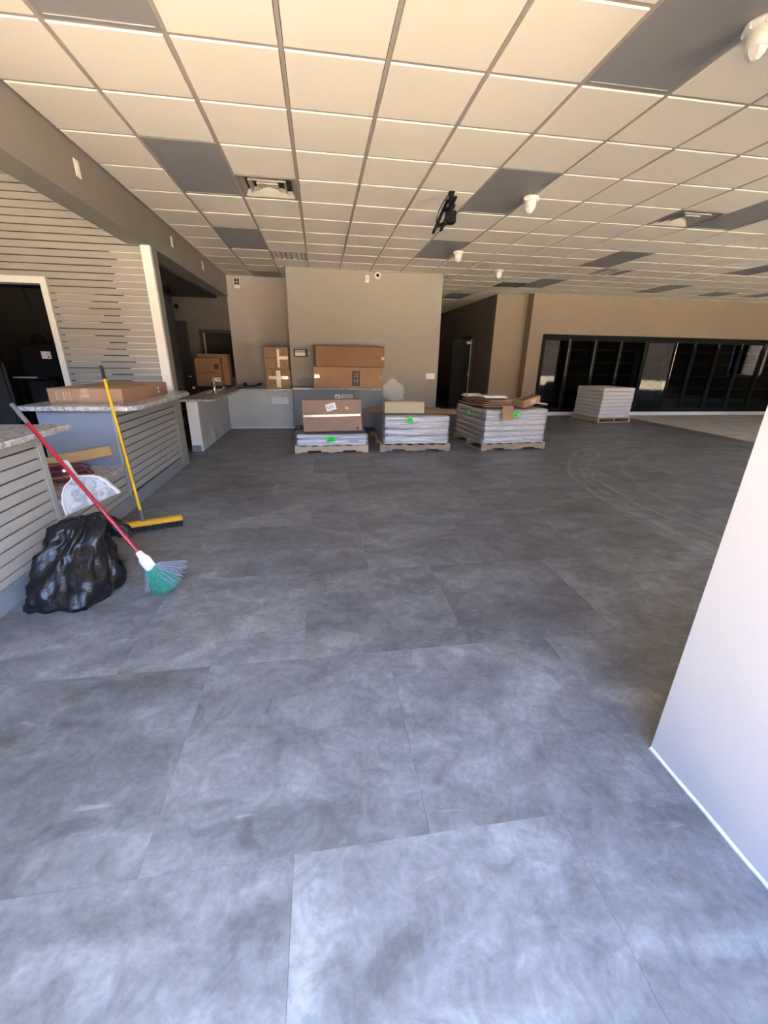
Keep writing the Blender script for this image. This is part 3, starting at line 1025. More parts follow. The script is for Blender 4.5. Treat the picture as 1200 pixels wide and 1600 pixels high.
# dustpan clipped to the red handle: shallow tray with rim
def P286(px_, py_, Y=2.86):
    d = FW + RT * ((px_ - 600) / F_PX) + UP * ((800 - py_) / F_PX)
    return CAM + d * (Y / d.y)
o = thing('dustpan', 'dirty white dustpan clipped on the red broom handle', 'dustpan', tuple(P286(135, 765)))
O = Vector(o.location)
outl = [(-1.745, .808 - 0)] 
ring_px = [(104, 806), (97.5, 787), (97, 772), (101, 760), (108, 753), (112, 748), (110, 743), (106, 737), (98, 729), (91, 723), (97, 720), (101, 721), (106, 728), (112, 737), (118, 744), (128, 744), (140, 743.5), (152, 745), (163, 751), (175, 761), (186, 771)]
front = [P286(x, y) - O for x, y in ring_px]
def tray(verts, y0, y1):
    bm = bmesh.new()
    a = [bm.verts.new(p + Vector((0, y0, 0))) for p in verts]
    b_ = [bm.verts.new(p + Vector((0, y1, 0))) for p in verts]
    bm.faces.new(a); bm.faces.new(b_[::-1])
    for k in range(len(a)):
        bm.faces.new((a[k], b_[k], b_[(k + 1) % len(a)], a[(k + 1) % len(a)]))
    return fix(bm)
body_px = front[:5] + front[14:]
obj('tray', tray(body_px, .030, .036), T['dustpan_dirty'], o)
neck = front[4:15]
obj('handle', tray(neck, .012, .034), T['dustpan_white'], o)
bm = bmesh.new()
add_tube(bm, front[:7], .0045, 8); 
bm2 = front[13:]
add_tube(bm, bm2, .0045, 8)
for seq in (front[:6], front[13:]):
    a = [bm.verts.new(p) for p in seq]
    b_ = [bm.verts.new(p + Vector((0, .033, 0))) for p in seq]
    c_ = [bm.verts.new(p + Vector((.003, .033, .003))) for p in seq]
    for k in range(len(a) - 1):
        bm.faces.new((a[k], a[k + 1], b_[k + 1], b_[k]))
obj('rim', fix(bm), T['dustpan_white'], o)
tube_obj('clip', P286(106, 733) - O + Vector((0, -.045, 0)), P286(106, 733) - O + Vector((0, .02, 0)), .010, T['dustpan_white'], o)

# black bin bag ----------------------------------------------------------
def bag():
    secs = [(0.000, -1.655, 2.60, .285, .270), (0.03, -1.655, 2.60, .300, .285), (0.09, -1.66, 2.62, .300, .285), (0.18, -1.67, 2.66, .265, .25), (0.28, -1.68, 2.70, .225, .215),
            (0.36, -1.67, 2.73, .20, .185), (0.43, -1.64, 2.75, .185, .16), (0.485, -1.62, 2.77, .165, .12), (0.51, -1.61, 2.78, .12, .07), (0.515, -1.61, 2.78, .05, .03)]
    bm = bmesh.new()
    N = 88
    # interpolate sections
    fine = []
    K = 56
    for k in range(K + 1):
        t = k / K * (len(secs) - 1)
        i = min(int(t), len(secs) - 2)
        f = t - i
        fine.append([secs[i][j] * (1 - f) + secs[i + 1][j] * f for j in range(5)])
    rings = []
    fine = [[z * .88, cx + .005, cy + .02, rx * .86, ry * .86] for (z, cx, cy, rx, ry) in fine]
    for (z, cx, cy, rx, ry) in fine:
        ring = []
        for q in range(N):
            a = 2 * math.pi * q / N
            ca, sa = math.cos(a), math.sin(a)
            # pointed front-left foot and square-ish plan
            k4 = (abs(ca) ** 3.0 + abs(sa) ** 3.0) ** (-1 / 3.0)
            low = max(0, 1 - z / .2)
            x = cx + rx * ca * (k4 * .6 + .4)
            y = cy + ry * sa * (k4 * .6 + .4)
            ring.append(Vector((x, y, z)))
        rings.append(ring)
    out = []
    for ri, ring in enumerate(rings):
        o_ = []
        for q, p in enumerate(ring):
            c_ = Vector((fine[ri][1], fine[ri][2], p.z))
            n_ = (p - c_)
            L = n_.length
            n_ = n_.normalized() if L > 1e-6 else Vector((0, 0, 1))
            ca, sa = n_.x, n_.y
            tw = p.z * 1.2
            ridge = 1 - abs(noise.noise(Vector((ca * 1.5 + 3.1, sa * 1.5 + tw, p.z * 3.2 + tw)))) * 2.4
            ridge2 = 1 - abs(noise.noise(Vector((ca * 3.6 + tw, sa * 3.6, p.z * 7.5)))) * 2.2
            s3 = Vector((p.x * 16 + 4, p.y * 16, p.z * 12))
            amp = min(1.0, L / .12)
            d = (ridge - .55) * .060 * amp + (ridge2 - .55) * .026 * amp + (1 - 2 * abs(noise.noise(s3))) * .006 * amp
            p2 = p + n_ * d
            if p2.x < XB + .014:
                p2.x = XB + .014 
            p2.z = max(0.001, p.z + (ridge2 - .5) * .02 * (1 if p.z > .02 else 0))
            o_.append(bm.verts.new(p2))
        out.append(o_)
    for a, b_ in zip(out, out[1:]):
        for k in range(N):
            bm.faces.new((a[k], a[(k + 1) % N], b_[(k + 1) % N], b_[k]))
    bm.faces.new(out[0][::-1])
    bm.faces.new(out[-1])
    return fix(bm)
o = obj('rubbish_bag', bag(), T['bin_bag'], None, True)
tag(o, 'crumpled black plastic rubbish bag on the floor against the near counter', 'bag')
# drooping neck of the bag
bm = bmesh.new()
path = [(-1.74, 2.86, .36), (-1.64, 2.88, .385), (-1.55, 2.87, .40), (-1.46, 2.85, .385), (-1.40, 2.82, .36), (-1.365, 2.81, .335), (-1.36, 2.80, .30)]
rr = [.07, .07, .06, .052, .048, .042, .022]
N = 28
rings = []
pts = []
for i in range(len(path) - 1):
    for k in range(6):
        f = k / 6
        pts.append((Vector(path[i]).lerp(Vector(path[i + 1]), f), rr[i] * (1 - f) + rr[i + 1] * f))
for i, (c_, r_) in enumerate(pts):
    t = (pts[min(i + 1, len(pts) - 1)][0] - pts[max(i - 1, 0)][0]).normalized()
    u = t.cross(Vector((0, 0, 1))).normalized()
    v_ = u.cross(t)
    ring = []
    for k in range(N):
        a = 2 * math.pi * k / N
        p = c_ + (u * math.cos(a) * .75 + v_ * math.sin(a)) * r_
        rid = 1 - 2 * abs(noise.noise(Vector((math.cos(a) * 1.6, math.sin(a) * 1.6, i * .07))))
        p += (p - c_).normalized() * (rid - .5) * .030 + (p - c_).normalized() * noise.noise(p * 25) * .010
        ring.append(bm.verts.new(p))
    rings.append(ring)
for a, b_ in zip(rings, rings[1:]):
    for k in range(N):
        bm.faces.new((a[k], a[(k + 1) % N], b_[(k + 1) % N], b_[k]))
bm.faces.new(rings[0][::-1]); bm.faces.new(rings[-1])
obj('neck', fix(bm), T['bin_bag'], o, True)

# ================================================================== DRINKS COUNTER (half wall) AND RECESS
o = thing('half_wall_counter', 'low L-shaped drywall counter base, patched white and unpainted', 'counter', (0, 0, 0))
obj('side_panel', B((XB - .16, XB, 7.02, 9.42, 0, .798)), T['skimmed'], o)
obj('end_panel', B((XB - .165, XB + .004, 6.995, 7.02, .0, .798), bevel=.003), T['white_trim'], o)
obj('kick_board', B((XB - .167, XB - .02, 6.985, 6.996, 0, .10)), T['kick_blue'], o)
obj('front_panel', B((XB, -.60, 9.30, 9.42, 0, .798)), T['half_wall'], o)
obj('patch', B((-1.05, -.70, 9.296, 9.301, .52, .66), bevel=.002), T['caulk'], o)
obj('base_strip', B((XB, -.60, 9.285, 9.30, 0, .025)), T['white_trim'], o)
bm = bmesh.new()
add_prism(bm, [(-2.22, 6.95), (-1.72, 6.95), (-1.66, 7.05), (-1.66, 9.16), (-.60, 9.22), (-.60, 10.49), (-1.96, 10.49), (-1.96, 9.25), (-2.22, 9.25)], .80, .832)
bmesh.ops.bevel(bm, geom=bm.edges[:], offset=.004, segments=1, affect='EDGES')
wt = obj('countertop', fix(bm), T['granite'])
tag(wt, 'L-shaped stone top on the low drywall counter', 'countertop')

# cartons on it
c = carton('carton', 'brown carton with a shiny tape cross, lower of two beside the tan wall', .50, .42, .40, (-.875, 9.47, .832), (0, 0, math.radians(2)), 'cardboard', group='cartons beside the tan wall')
obj('tape', B((-.045, .045, -.2125, -.209, .03, .37)), T['tape'], c)
obj('tape', B((-.20, .20, -.2135, -.2095, .20, .26)), T['tape'], c)
obj('mark', B((-.14, -.09, -.2115, -.209, .28, .38), (-.12, -.07, -.2115, -.209, .10, .14)), T['cardboard_dark'], c)
c = carton('carton', 'brown carton with a shiny T of tape, upper of two beside the tan wall', .49, .40, .425, (-.90, 9.47, 1.234), (0, 0, math.radians(3)), 'cardboard', group='cartons beside the tan wall')
obj('tape', B((.02, .065, -.2025, -.199, .03, .39)), T['tape'], c)
obj('tape', B((.05, .24, -.2035, -.1995, .19, .25)), T['tape'], c)
obj('seam', B((-.24, .03, -.2012, -.199, .212, .220)), T['seam_dark'], c)
obj('mark', B((.13, .20, -.2015, -.199, .30, .38), (.12, .17, -.2015, -.199, .09, .13)), T['cardboard_dark'], c)

# tap on the counter
o = thing('beverage_tap', 'small chrome tap standing on the L-shaped stone top', 'tap', (-1.92, 8.10, .832))
bm = bmesh.new(); add_lathe(bm, [(.052, 0), (.052, .012), (.034, .022), (.03, .06), (.036, .075), (.028, .09), (.026, .14), (.038, .15), (.04, .17), (.02, .19), (.014, .24), (.012, .255)], 18)
obj('body', fix(bm), T['chrome'], o, True)
bm = bmesh.new(); add_tube(bm, [(0, -.01, .15), (.03, -.05, .16), (.04, -.08, .14), (.04, -.085, .10)], .011, 8)
obj('spout', bm, T['chrome'], o, True)
bm = bmesh.new(); add_tube(bm, [(0, 0, .25), (-.01, .01, .275)], [.014, .019], 10)
obj('knob', bm, T['chrome'], o, True)
# loose trim strip and cable on the stone top
o = obj('loose_strip', B((-.025, .025, -.42, .42, 0, .012)), T['sill_white']); o.location = (-2.02, 8.55, .832); o.rotation_euler = (0, 0, math.radians(-4))
tag(o, 'pale strip lying along the L-shaped stone top', 'strip')
bm = bmesh.new(); add_tube(bm, [(-1.75, 9.3, .842), (-1.6, 9.6, .843), (-1.45, 9.75, .86), (-1.36, 9.85, .87), (-1.30, 9.88, .90)], [.010, .010, .016, .018, .012], 8)
add_tube(bm, [(-1.40, 9.80, .88), (-1.30, 9.84, .90)], .022, 8)
o = obj('cable', bm, T['cord_black'], None, True)
tag(o, 'black cable lying across the stone top under the recess wall', 'cable')
bm = bmesh.new(); add_lathe(bm, [(.05, 0), (.055, .03), (.03, .06), (.015, .075)], 10)
o = obj('rubber_plug', fix(bm), T['cord_black'], None, True); o.location = (-1.72, 10.2, .832)
tag(o, 'small black lump on the stone top near the kitchen corner', 'plug')
# plate on recess wall
o = thing('outlet_plate', 'small white plate with two black sockets high on the recess wall', 'outlet', (-1.73, YR, 2.97))
obj('plate', B((-.06, .06, -.008, 0, -.10, .10), bevel=.002), T['white_plastic'], o)
obj('socket', B((-.05, -.005, -.012, -.007, .03, .09), (-.05, -.005, -.012, -.007, -.03, .02)), T['black_matte'], o)
obj('socket', B((.005, .05, -.012, -.007, .03, .09), (.005, .05, -.012, -.007, -.03, .02)), T['black_matte'], o)

# plates on the beam
for y, lab in ((4.54, 'white plate on the beam, nearest of three'), (6.90, 'white plate on the beam, above the end post'), (8.50, 'white plate on the beam, farthest of three')):
    o = thing('switch_plate', lab, 'wall plate', (XB, y, 2.935), group='white plates along the beam')
    obj('plate', B((0, .008, -.038, .038, -.062, .062), bevel=.002), T['white_plastic'], o)
    obj('toggle', B((.008, .013, -.017, .017, -.035, .035), bevel=.001), T['white_trim'], o)

# ---------------------------------------------------------------- kitchen
o = thing('steel_table', 'dim work table with white end caps holding cartons in the kitchen', 'table', (-2.30, 9.66, 0))
obj('top', B((-.34, .30, -.30, .30, .845, .875), bevel=.003), T['dark_panel'], o)
for sx in (-.32, .28):
    for sy in (-.28, .28):
        bm = bmesh.new(); add_tube(bm, [(sx, sy, 0), (sx, sy, .85)], .018, 8); obj('leg', bm, T['dark_panel'], o)
    bm = bmesh.new(); add_lathe(bm, [(.0, -.03), (.026, -.025), (.026, .02), (.0, .025)], 12, Matrix.Translation((sx, -.31, .842)) @ Matrix.Rotation(math.pi / 2, 4, 'X')); obj('end_cap', fix(bm), T['white_plastic'], o, True)
c = carton('kitchen_carton', 'brown carton with a white label on the kitchen table, in front', .50, .26, .55, (-2.30, 9.52, .875), (0, 0, 0), 'cardboard_dark')
obj('seam', B((-.22, .16, -.1312, -.129, .262, .272)), T['seam_dark'], c)
obj('label', B((.10, .225, -.132, -.129, .09, .17)), T['label_white'], c)
obj('print_mark', B((.16, .21, -.1325, -.1315, .12, .15)), T['print_grey'], c)
obj('mark', B((.13, .22, -.1312, -.129, .34, .44)), T['seam_dark'], c)
c = carton('kitchen_carton', 'taller brown carton behind, on the kitchen table', .62, .28, .635, (-2.24, 9.80, .875), (0, 0, 0), 'cardboard_dark')
obj('seam', B((-.30, .30, -.1412, -.139, .60, .606)), T['seam_dark'], c)
# hatch frame in the kitchen back wall
struct(obj('window_4', B((-2.66, -2.58, YR - .03, YR + .02, 1.0, 2.02), (-2.58, XB - .02, YR - .03, YR + .02, 1.95, 2.02)), T['dark_panel']), 'dark framed hatch in the kitchen back wall')
o = obj('metal_strip', B((-2.57, -2.54, YR - .03, YR - .02, 1.0, 1.95)), T['alu']); tag(o, 'thin pale metal strip standing at the kitchen hatch', 'strip')
# fridge-like dark door in kitchen
o = thing('kitchen_door', 'dark grey door leaf against the kitchen back wall', 'door', (-3.28, 10.43, 0))
obj('leaf', B((-.40, .40, -.03, .03, .005, 2.18), bevel=.004), T['dark_panel'], o)
obj('handle', B((.30, .36, -.06, -.03, 1.0, 1.03), bevel=.004), T['alu'], o)
# smoke head
bm = bmesh.new(); add_lathe(bm, [(.03, 0), (.045, .02), (.045, .05), (.02, .06)][::1], 14, Matrix.Translation((-3.05, YR - .0, 2.47)) @ Matrix.Rotation(math.pi / 2, 4, 'X'))
o = obj('kitchen_camera', fix(bm), T['black_metal'], None, True); tag(o, 'small black camera on the kitchen back wall', 'camera')
# dim shelving behind the service counter
o = thing('storage_rack', 'dark wire rack of clutter behind the service counter end', 'rack', (-2.55, 7.6, 0))
for sx in (-.25, .25):
    for sy in (-.35, .35):
        bm = bmesh.new(); add_tube(bm, [(sx, sy, 0), (sx, sy, .88)], .012, 8); obj('post', bm, T['black_metal'], o)
for z in (.12, .36, .60, .84):
    obj('shelf', B((-.26, .26, -.36, .36, z, z + .015)), T['dark_panel'], o)
    for sy in (-.2, .1):
        obj('bin', B((-.16, .22, sy - .12, sy + .10, z + .015, z + .13), bevel=.01), T['vent_dark'], o)

# ---------------------------------------------------------------- back room behind the doorway
o = thing('dark_monitor', 'black cabinet-like screen with a white sticker in the unlit doorway', 'monitor', (-4.08, 7.0, 0))
obj('pedestal', B((-.10, .26, -.16, .16, 0, 1.12), bevel=.01), T['black_matte'], o)
obj('case', B((-.16, .36, -.07, .07, 1.12, 1.60), bevel=.012), T['black_metal'], o)
obj('side_edge', B((.362, .372, -.06, .06, 1.16, 1.58)), T['dark_panel'], o)
obj('sticker', B((.125, .25, -.0725, -.0695, 1.40, 1.50), bevel=.001), T['label_white'], o)
obj('print_mark', B((.205, .225, -.0735, -.0725, 1.415, 1.435), (.19, .20, -.0735, -.0725, 1.46, 1.47)), T['print_dark'], o)
bm = bmesh.new(); add_tube(bm, [(.02, 0, 1.60), (.02, 0, 1.70), (.10, 0, 1.74), (.17, 0, 1.68), (.18, 0, 1.60)], .014, 8)
obj('hook', bm, T['black_metal'], o, True)
bm = bmesh.new(); add_tube(bm, [(.22, .0, 1.66), (.10, .02, 1.95), (.03, .03, 2.45)], .012, 8)
obj('cable', bm, T['cord_black'], o, True)
o = thing('back_room_table', 'black table with a bright metal edge inside the unlit doorway', 'table', (-4.0, 6.75, 0))
obj('top', B((-.25, .25, -.18, .05, 1.14, 1.17), bevel=.004), T['black_metal'], o)
obj('edge', B((-.18, .12, -.186, -.18, 1.150, 1.17)), T['alu'], o)
for sx in (-.22, .22):
    for sy in (-.15, .02):
        bm = bmesh.new(); add_tube(bm, [(sx, sy, 0), (sx, sy, 1.14)], .016, 8); obj('leg', bm, T['black_metal'], o)
o = thing('dark_chair', 'dark grey padded chair at the edge of the unlit doorway', 'chair', (-4.34, 6.38, 0))
obj('backrest', B((-.24, .22, -.03, .05, .55, 1.38), bevel=.03, seg=2), T['dark_panel'], o)
obj('seat', B((-.25, .25, -.05, .14, .46, .54), bevel=.03, seg=2), T['dark_panel'], o)
for sx in (-.2, .2):
    for sy in (-.03, .12):
        bm = bmesh.new(); add_tube(bm, [(sx, sy, 0), (sx, sy, .47)], .014, 8); obj('leg', bm, T['black_metal'], o)

# ================================================================== BOXED-OUT WALL: CABINETS AND FITTINGS
def cabinet(x0, x1, label, doors=2):
    o = thing('base_cabinet', label, 'cabinet', ((x0 + x1) / 2, 8.75, 0), group='grey base cabinets')
    h = (x1 - x0) / 2 - .003
    obj('body', B((-h, h, .02, .57, .09, .856)), T['cabinet_grey'], o)
    obj('toe_kick', B((-h, h, .07, .10, 0, .09)), T['vent_dark'], o)
    def shaker(name, a, b_, z0, z1):
        f = .05
        q = obj(name, B((a, a + f, 0, .02, z0, z1), (b_ - f, b_, 0, .02, z0, z1), (a + f, b_ - f, 0, .02, z0, z0 + f), (a + f, b_ - f, 0, .02, z1 - f, z1), (a + f, b_ - f, .008, .02, z0 + f, z1 - f)), T['cabinet_grey'], o)
        return q
    shaker('drawer', -h + .004, h - .004, .665, .85)
    if doors == 2:
        shaker('door', -h + .004, -.002, .10, .655)
        shaker('door', .002, h - .004, .10, .655)
    else:
        shaker('drawer', -h + .004, -.002, .50, .655)
        shaker('drawer', -h + .004, -.002, .10, .49)
        shaker('door', .002, h - .004, .10, .655)
    return o
cabinet(-.55, .065, 'grey base cabinet beside the low drywall counter')
cb = cabinet(.065, .675, 'middle grey base cabinet with an outlet plate on its drawer')
obj('outlet_plate', B((-.08, .02, -.008, 0, .675, .765), bevel=.002), T['white_plastic'], cb)
obj('socket', B((-.045, -.015, -.011, -.007, .70, .74)), T['black_matte'], cb)
obj('stone_sample', B((.03, .30, -.012, -.001, .68, .78), bevel=.002), T['granite'], cb)
cabinet(.675, 1.285, 'grey base cabinet at the open end, behind the silver-wrapped pallet', 1)
wt = obj('countertop', B((-.57, 1.305, 8.72, YB, .860, .895), bevel=.004), T['granite'])
tag(wt, 'thin stone top on the grey base cabinets', 'countertop')
# long cartons
c = carton('long_carton', 'long brown carton with a dark printed panel, lower of two on the base cabinets', 1.40, .42, .405, (.57, 9.0, .895), (0, 0, 0), 'cardboard')
obj('print_panel', B((.08, .24, -.2115, -.209, .04, .335)), T['print_dark'], c)
for k in range(7):
    obj('print_mark', B((.105 + .02 * (k % 2), .135 + .02 * (k % 3), -.2122, -.2112, .06 + .038 * k, .08 + .038 * k), (.17, .20 + .01 * (k % 3), -.2122, -.2112, .06 + .038 * k, .085 + .038 * k)), T['cardboard_pink'], c)
obj('tape', B((-.685, -.58, -.2118, -.2095, .19, .26)), T['tape_clear'], c)
obj('tape', B((.64, .701, -.2118, -.2095, .19, .235)), T['tape_clear'], c)
c = carton('long_carton', 'long orange-brown carton, upper of two on the base cabinets', 1.43, .42, .395, (.60, 9.0, 1.302), (0, 0, math.radians(-1.0)), 'cardboard_dark')
obj('dark_strip', B((-.7165, -.665, -.2125, -.2095, .004, .391)), T['seam_dark'], c)  # dark upright strip at the left end of the front face
obj('tape', B((.655, .7165, -.2118, -.2095, .14, .20)), T['tape'], c)
obj('lid_edge', B((-.71, .71, -.2118, -.2095, .003, .012), (-.71, .71, -.2118, -.2095, .385, .393)), T['seam_dark'], c)
# thermostat frame
o = thing('wall_panel', 'small black-framed glossy panel on the tan wall left of the long cartons', 'control panel', (-.385, YB, 1.555))
obj('frame', B((-.145, .145, -.02, 0, -.075, .075), bevel=.004), T['dark_panel'], o)
obj('screen', B((-.115, .10, -.023, -.018, -.055, .055), bevel=.001), T['label_white'], o)
obj('shade', B((-.115, .10, -.0245, -.0225, .01, .05)), T['print_grey'], o)
obj('knob', B((.15, .175, -.015, 0, -.012, .012), bevel=.004), T['white_plastic'], o)
# switches
o = thing('light_switch', 'white three-gang light switch at the open end of the tan wall', 'switch', (2.44, YB, 1.12))
obj('plate', B((-.10, .10, -.008, 0, -.06, .06), bevel=.002), T['white_plastic'], o)
for s in (-.055, 0, .055):
    obj('toggle', B((s - .017, s + .017, -.013, -.008, -.035, .035), bevel=.002), T['white_trim'], o)
o = thing('wall_plate', 'white blank plate high on the tan wall near the black camera', 'wall plate', (1.02, YB, 2.98))
obj('plate', B((-.036, .036, -.008, 0, -.065, .065), bevel=.002), T['white_plastic'], o)
obj('insert', B((-.017, .017, -.011, -.008, -.035, .035), bevel=.001), T['sill_white'], o)
o = thing('security_camera', 'round white camera with a black lens high on the tan wall', 'camera', (1.23, YB, 3.045))
RX = Matrix.Rotation(math.pi / 2, 4, 'X')
bm = bmesh.new(); add_lathe(bm, [(.062, 0), (.062, .018), (.045, .03)], 24, RX); obj('base', fix(bm), T['white_plastic'], o, True)
bm = bmesh.new(); add_lathe(bm, [(.032, .028), (.030, .045), (.018, .055)], 20, RX); obj('lens', fix(bm), T['black_metal'], o, True)

# ================================================================== PALLETS
def pallet(label, w, d, loc, rz, m='pallet_wood', turn=False):
    """three stringers along d, deck boards along w; h 0.125"""
    o = thing('pallet', label, 'pallet', loc, (0, 0, rz), 'wooden pallets')
    nb = 7
    bw = .09
    if turn:      # stringers face the front
        for k in range(nb):
            x = -w / 2 + bw / 2 + k * (w - bw) / (nb - 1)
            obj('deck_board', B((x - bw / 2, x + bw / 2, -d / 2, d / 2, .107, .125), bevel=.002), T[m], o)
        for k in range(3):
            y = -d / 2 + .02 + k * (d - .04) / 2
            obj('stringer', B((-w / 2, w / 2, y - .019, y + .019, .040, .107), (-w / 2, -w * .33, y - .019, y + .019, .016, .040), (-w * .15, w * .15, y - .019, y + .019, .016, .040), (w * .33, w / 2, y - .019, y + .019, .016, .040)), T[m], o)
        for k in range(3):
            x = -w / 2 + .05 + k * (w - .10) / 2
            obj('base_board', B((x - .048, x + .048, -d / 2, d / 2, 0, .016), bevel=.002), T[m], o)
        return o
    for k in range(nb):
        y = -d / 2 + bw / 2 + k * (d - bw) / (nb - 1)
        obj('deck_board', B((-w / 2, w / 2, y - bw / 2, y + bw / 2, .107, .125), bevel=.002), T[m], o)
    for k in range(3):
        x = -w / 2 + .02 + k * (w - .04) / 2
        obj('stringer', B((x - .019, x + .019, -d / 2, d / 2, .018, .107), bevel=.002), T[m], o)
    for k in range(3):
        y = -d / 2 + .05 + k * (d - .10) / 2
        obj('base_board', B((-w / 2, w / 2, y - .048, y + .048, 0, .018), bevel=.002), T[m], o)
    return o

def wrapped(label, w, d, layers, lh, loc, rz, seed, carton_m='carton_grey', film=True, jit=.008, cols=2):
    """stack of cartons in layers inside stretch film"""
    o = thing('wrapped_stack', label, 'stack', loc, (0, 0, rz))
    r2 = random.Random(seed)
    for k in range(layers):
        dx, dy = r2.uniform(-jit, jit), r2.uniform(-jit, jit)
        for q in range(cols):
            a = -w / 2 + .012 + q * (w - .024) / cols
            b_ = a + (w - .024) / cols - .003
            obj('carton', B((a + dx, b_ + dx, -d / 2 + .012 + dy, d / 2 - .012 + dy, k * lh + .001, (k + 1) * lh - .001), bevel=.006), T[carton_m], o)
    if film:
        bm = bmesh.new()
        NX, NY, NZ = 30, 26, layers * 8
        per = []
        for k in range(NX): per.append((-w / 2 + w * k / NX, -d / 2, 0, -1))
        for k in range(NY): per.append((w / 2, -d / 2 + d * k / NY, 1, 0))
        for k in range(NX): per.append((w / 2 - w * k / NX, d / 2, 0, 1))
        for k in range(NY): per.append((-w / 2, d / 2 - d * k / NY, -1, 0))
        rings = []
        for iz in range(NZ + 1):
            z = .001 + (layers * lh - .001) * iz / NZ
            ph = (z / lh) % 1.0
            dent = .020 * (abs(math.cos(math.pi * ph)) ** 10) if z > .01 else 0
            ring = []
            for (x, y, nx, ny) in per:
                # tuck corners inwards
                e = min(abs(abs(x) - w / 2), 1) if ny else min(abs(abs(y) - d / 2), 1)
                rid = 1 - 2 * abs(noise.noise(Vector((x * 1.2 + seed, y * 1.2, z * 9 + seed))))
                f = .018 - dent + rid * .010 + noise.noise(Vector((x * 4 + seed, y * 4, z * 22))) * .006
                px_, py_ = x + nx * f, y + ny * f
                cr = math.hypot(max(0, abs(x) - w / 2 + .03), max(0, abs(y) - d / 2 + .03))
                sc_ = 1 - max(0, cr - .03) * .8
                ring.append(bm.verts.new((px_ * sc_, py_ * sc_, z)))
            rings.append(ring)
        n_ = len(per)
        for a, b_ in zip(rings, rings[1:]):
            for k in range(n_):
                bm.faces.new((a[k], a[(k + 1) % n_], b_[(k + 1) % n_], b_[k]))
        # top sheet with folds turned in
        top = rings[-1]
        inner = [bm.verts.new((v.co.x * .82, v.co.y * .82, layers * lh + .012 + noise.noise(v.co * 8) * .006)) for v in top]
        for k in range(n_):
            bm.faces.new((top[k], top[(k + 1) % n_], inner[(k + 1) % n_], inner[k]))
        bm.faces.new(inner)
        obj('film', fix(bm), T['film'], o, True)
    return o

def ticket(parent, x, z, y, w=.13, h=.085, ang=0.0):
    mtx = Matrix.Translation((x, y, z)) @ Matrix.Rotation(ang, 4, 'Y')
    q = obj('green_ticket', B((-w / 2, w / 2, -.002, 0, -h / 2, h / 2, mtx)), T['green_label'], parent)
    q['label'] = 'bright green paper ticket'
    s = []
    for k in range(3):
        s.append((-w * .32 + .01 * k, w * .28 - .014 * (k % 2), -.0032, -.002, -h * .28 + k * h * .24, -h * .28 + k * h * .24 + .009, mtx))
    obj('print_mark', B(*s), T['print_dark'], q)

# pallet 1: low stack in white film with a big carton on top
D1 = 1.0
pallet('pale pallet under the lowest silver-wrapped stack with the big carton', 1.21, D1, (.15, 6.72 + D1 / 2, 0), math.radians(.3), turn=True)
w1 = wrapped('low film-wrapped stack under the big tilted carton', 1.16, .95, 2, .088, (.155, 6.73 + D1 / 2, .126), math.radians(.3), 11, 'carton_white')
ticket(w1, -.02, .10, -.502, .15, .085)
q = obj('dark_print', B((.26, .44, -.507, -.500, .05, .085, Matrix.Rotation(0, 4, 'Z'))), T['print_grey'], w1)
def big_carton():
    c = thing('big_carton', 'large pinkish-brown carton with a white shipping label, tilted on the low wrapped stack', 'box', (.18, 6.76, .352), (math.radians(-3), math.radians(-1.5), math.radians(-2)))
    w, d, h = .95, .34, .50
    obj('body', B((-w / 2, w / 2, 0, d, 0, h), bevel=.006), T['cardboard_pink'], c)
    obj('tape', B((-w / 2 + .01, w / 2 - .02, -.0025, .0005, .235, .268)), T['tape'], c)
    obj('label', B((-.075, .085, -.003, .0005, -.055, .055, Matrix.Translation((-.02, 0, .385)) @ Matrix.Rotation(math.radians(-14), 4, 'Y'))), T['label_white'], c)
    mt_ = Matrix.Translation((-.02, 0, .385)) @ Matrix.Rotation(math.radians(-14), 4, 'Y')
    obj('print_mark', B(*[(-.055 + .022 * k, -.045 + .022 * k, -.0042, -.003, -.035 + .01 * (k % 2), .03, mt_) for k in range(5)]), T['print_grey'], c)
    obj('sticker', B((-.03, .03, -.003, .0005, -.022, .022, Matrix.Translation((.24, 0, .365)) @ Matrix.Rotation(math.radians(20), 4, 'Y'))), T['sticker_orange'], c)
    obj('corner_crease', B((w / 2 - .05, w / 2 - .043, -.0015, .0005, .02, h - .02)), T['cardboard'], c)
    obj('print_mark', B((.385, .42, -.0022, .0, .02, .055)), T['print_dark'], c)
big_carton()
bm = bmesh.new()
add_tube(bm, [(-.42, 7.05, .345), (-.38, 6.95, .36), (-.32, 6.98, .40), (-.36, 7.12, .39), (-.44, 7.2, .345)], .012, 6)
add_tube(bm, [(-.45, 7.0, .34), (-.36, 7.04, .345), (-.30, 7.2, .345)], .014, 6)
o = obj('strap', bm, T['cord_black'], None, True); tag(o, 'crumpled black strapping beside the big carton', 'strap')

# pallet 2
D2 = 1.35
pallet('reddish pallet under the middle silver-wrapped stack', 1.22, D2, (1.575, 6.73 + D2 / 2, 0), math.radians(-.5), 'pallet_wood_dark', True)
w2 = wrapped('middle silver-wrapped stack with a beige flat box on top', 1.12, 1.27, 4, .115, (1.60, 6.76 + D2 / 2, .126), math.radians(-.5), 23)
ticket(w2, -.13, .40, -.672, .10, .08, math.radians(45))
o = obj('cardboard_sheet', B((-.78, .62, -.42, .42, 0, .006), bevel=.002), T['cardboard_pink']); o.location = (1.60, 7.48, .606); o.rotation_euler = (0, 0, math.radians(-6))
tag(o, 'wide cardboard sheet lying across the middle wrapped stack', 'cardboard')
o = obj('cardboard_sheet', B((-.28, .28, -.30, .30, 0, .006), bevel=.002), T['cardboard']); o.location = (2.09, 7.18, .616); o.rotation_euler = (0, 0, math.radians(-16))
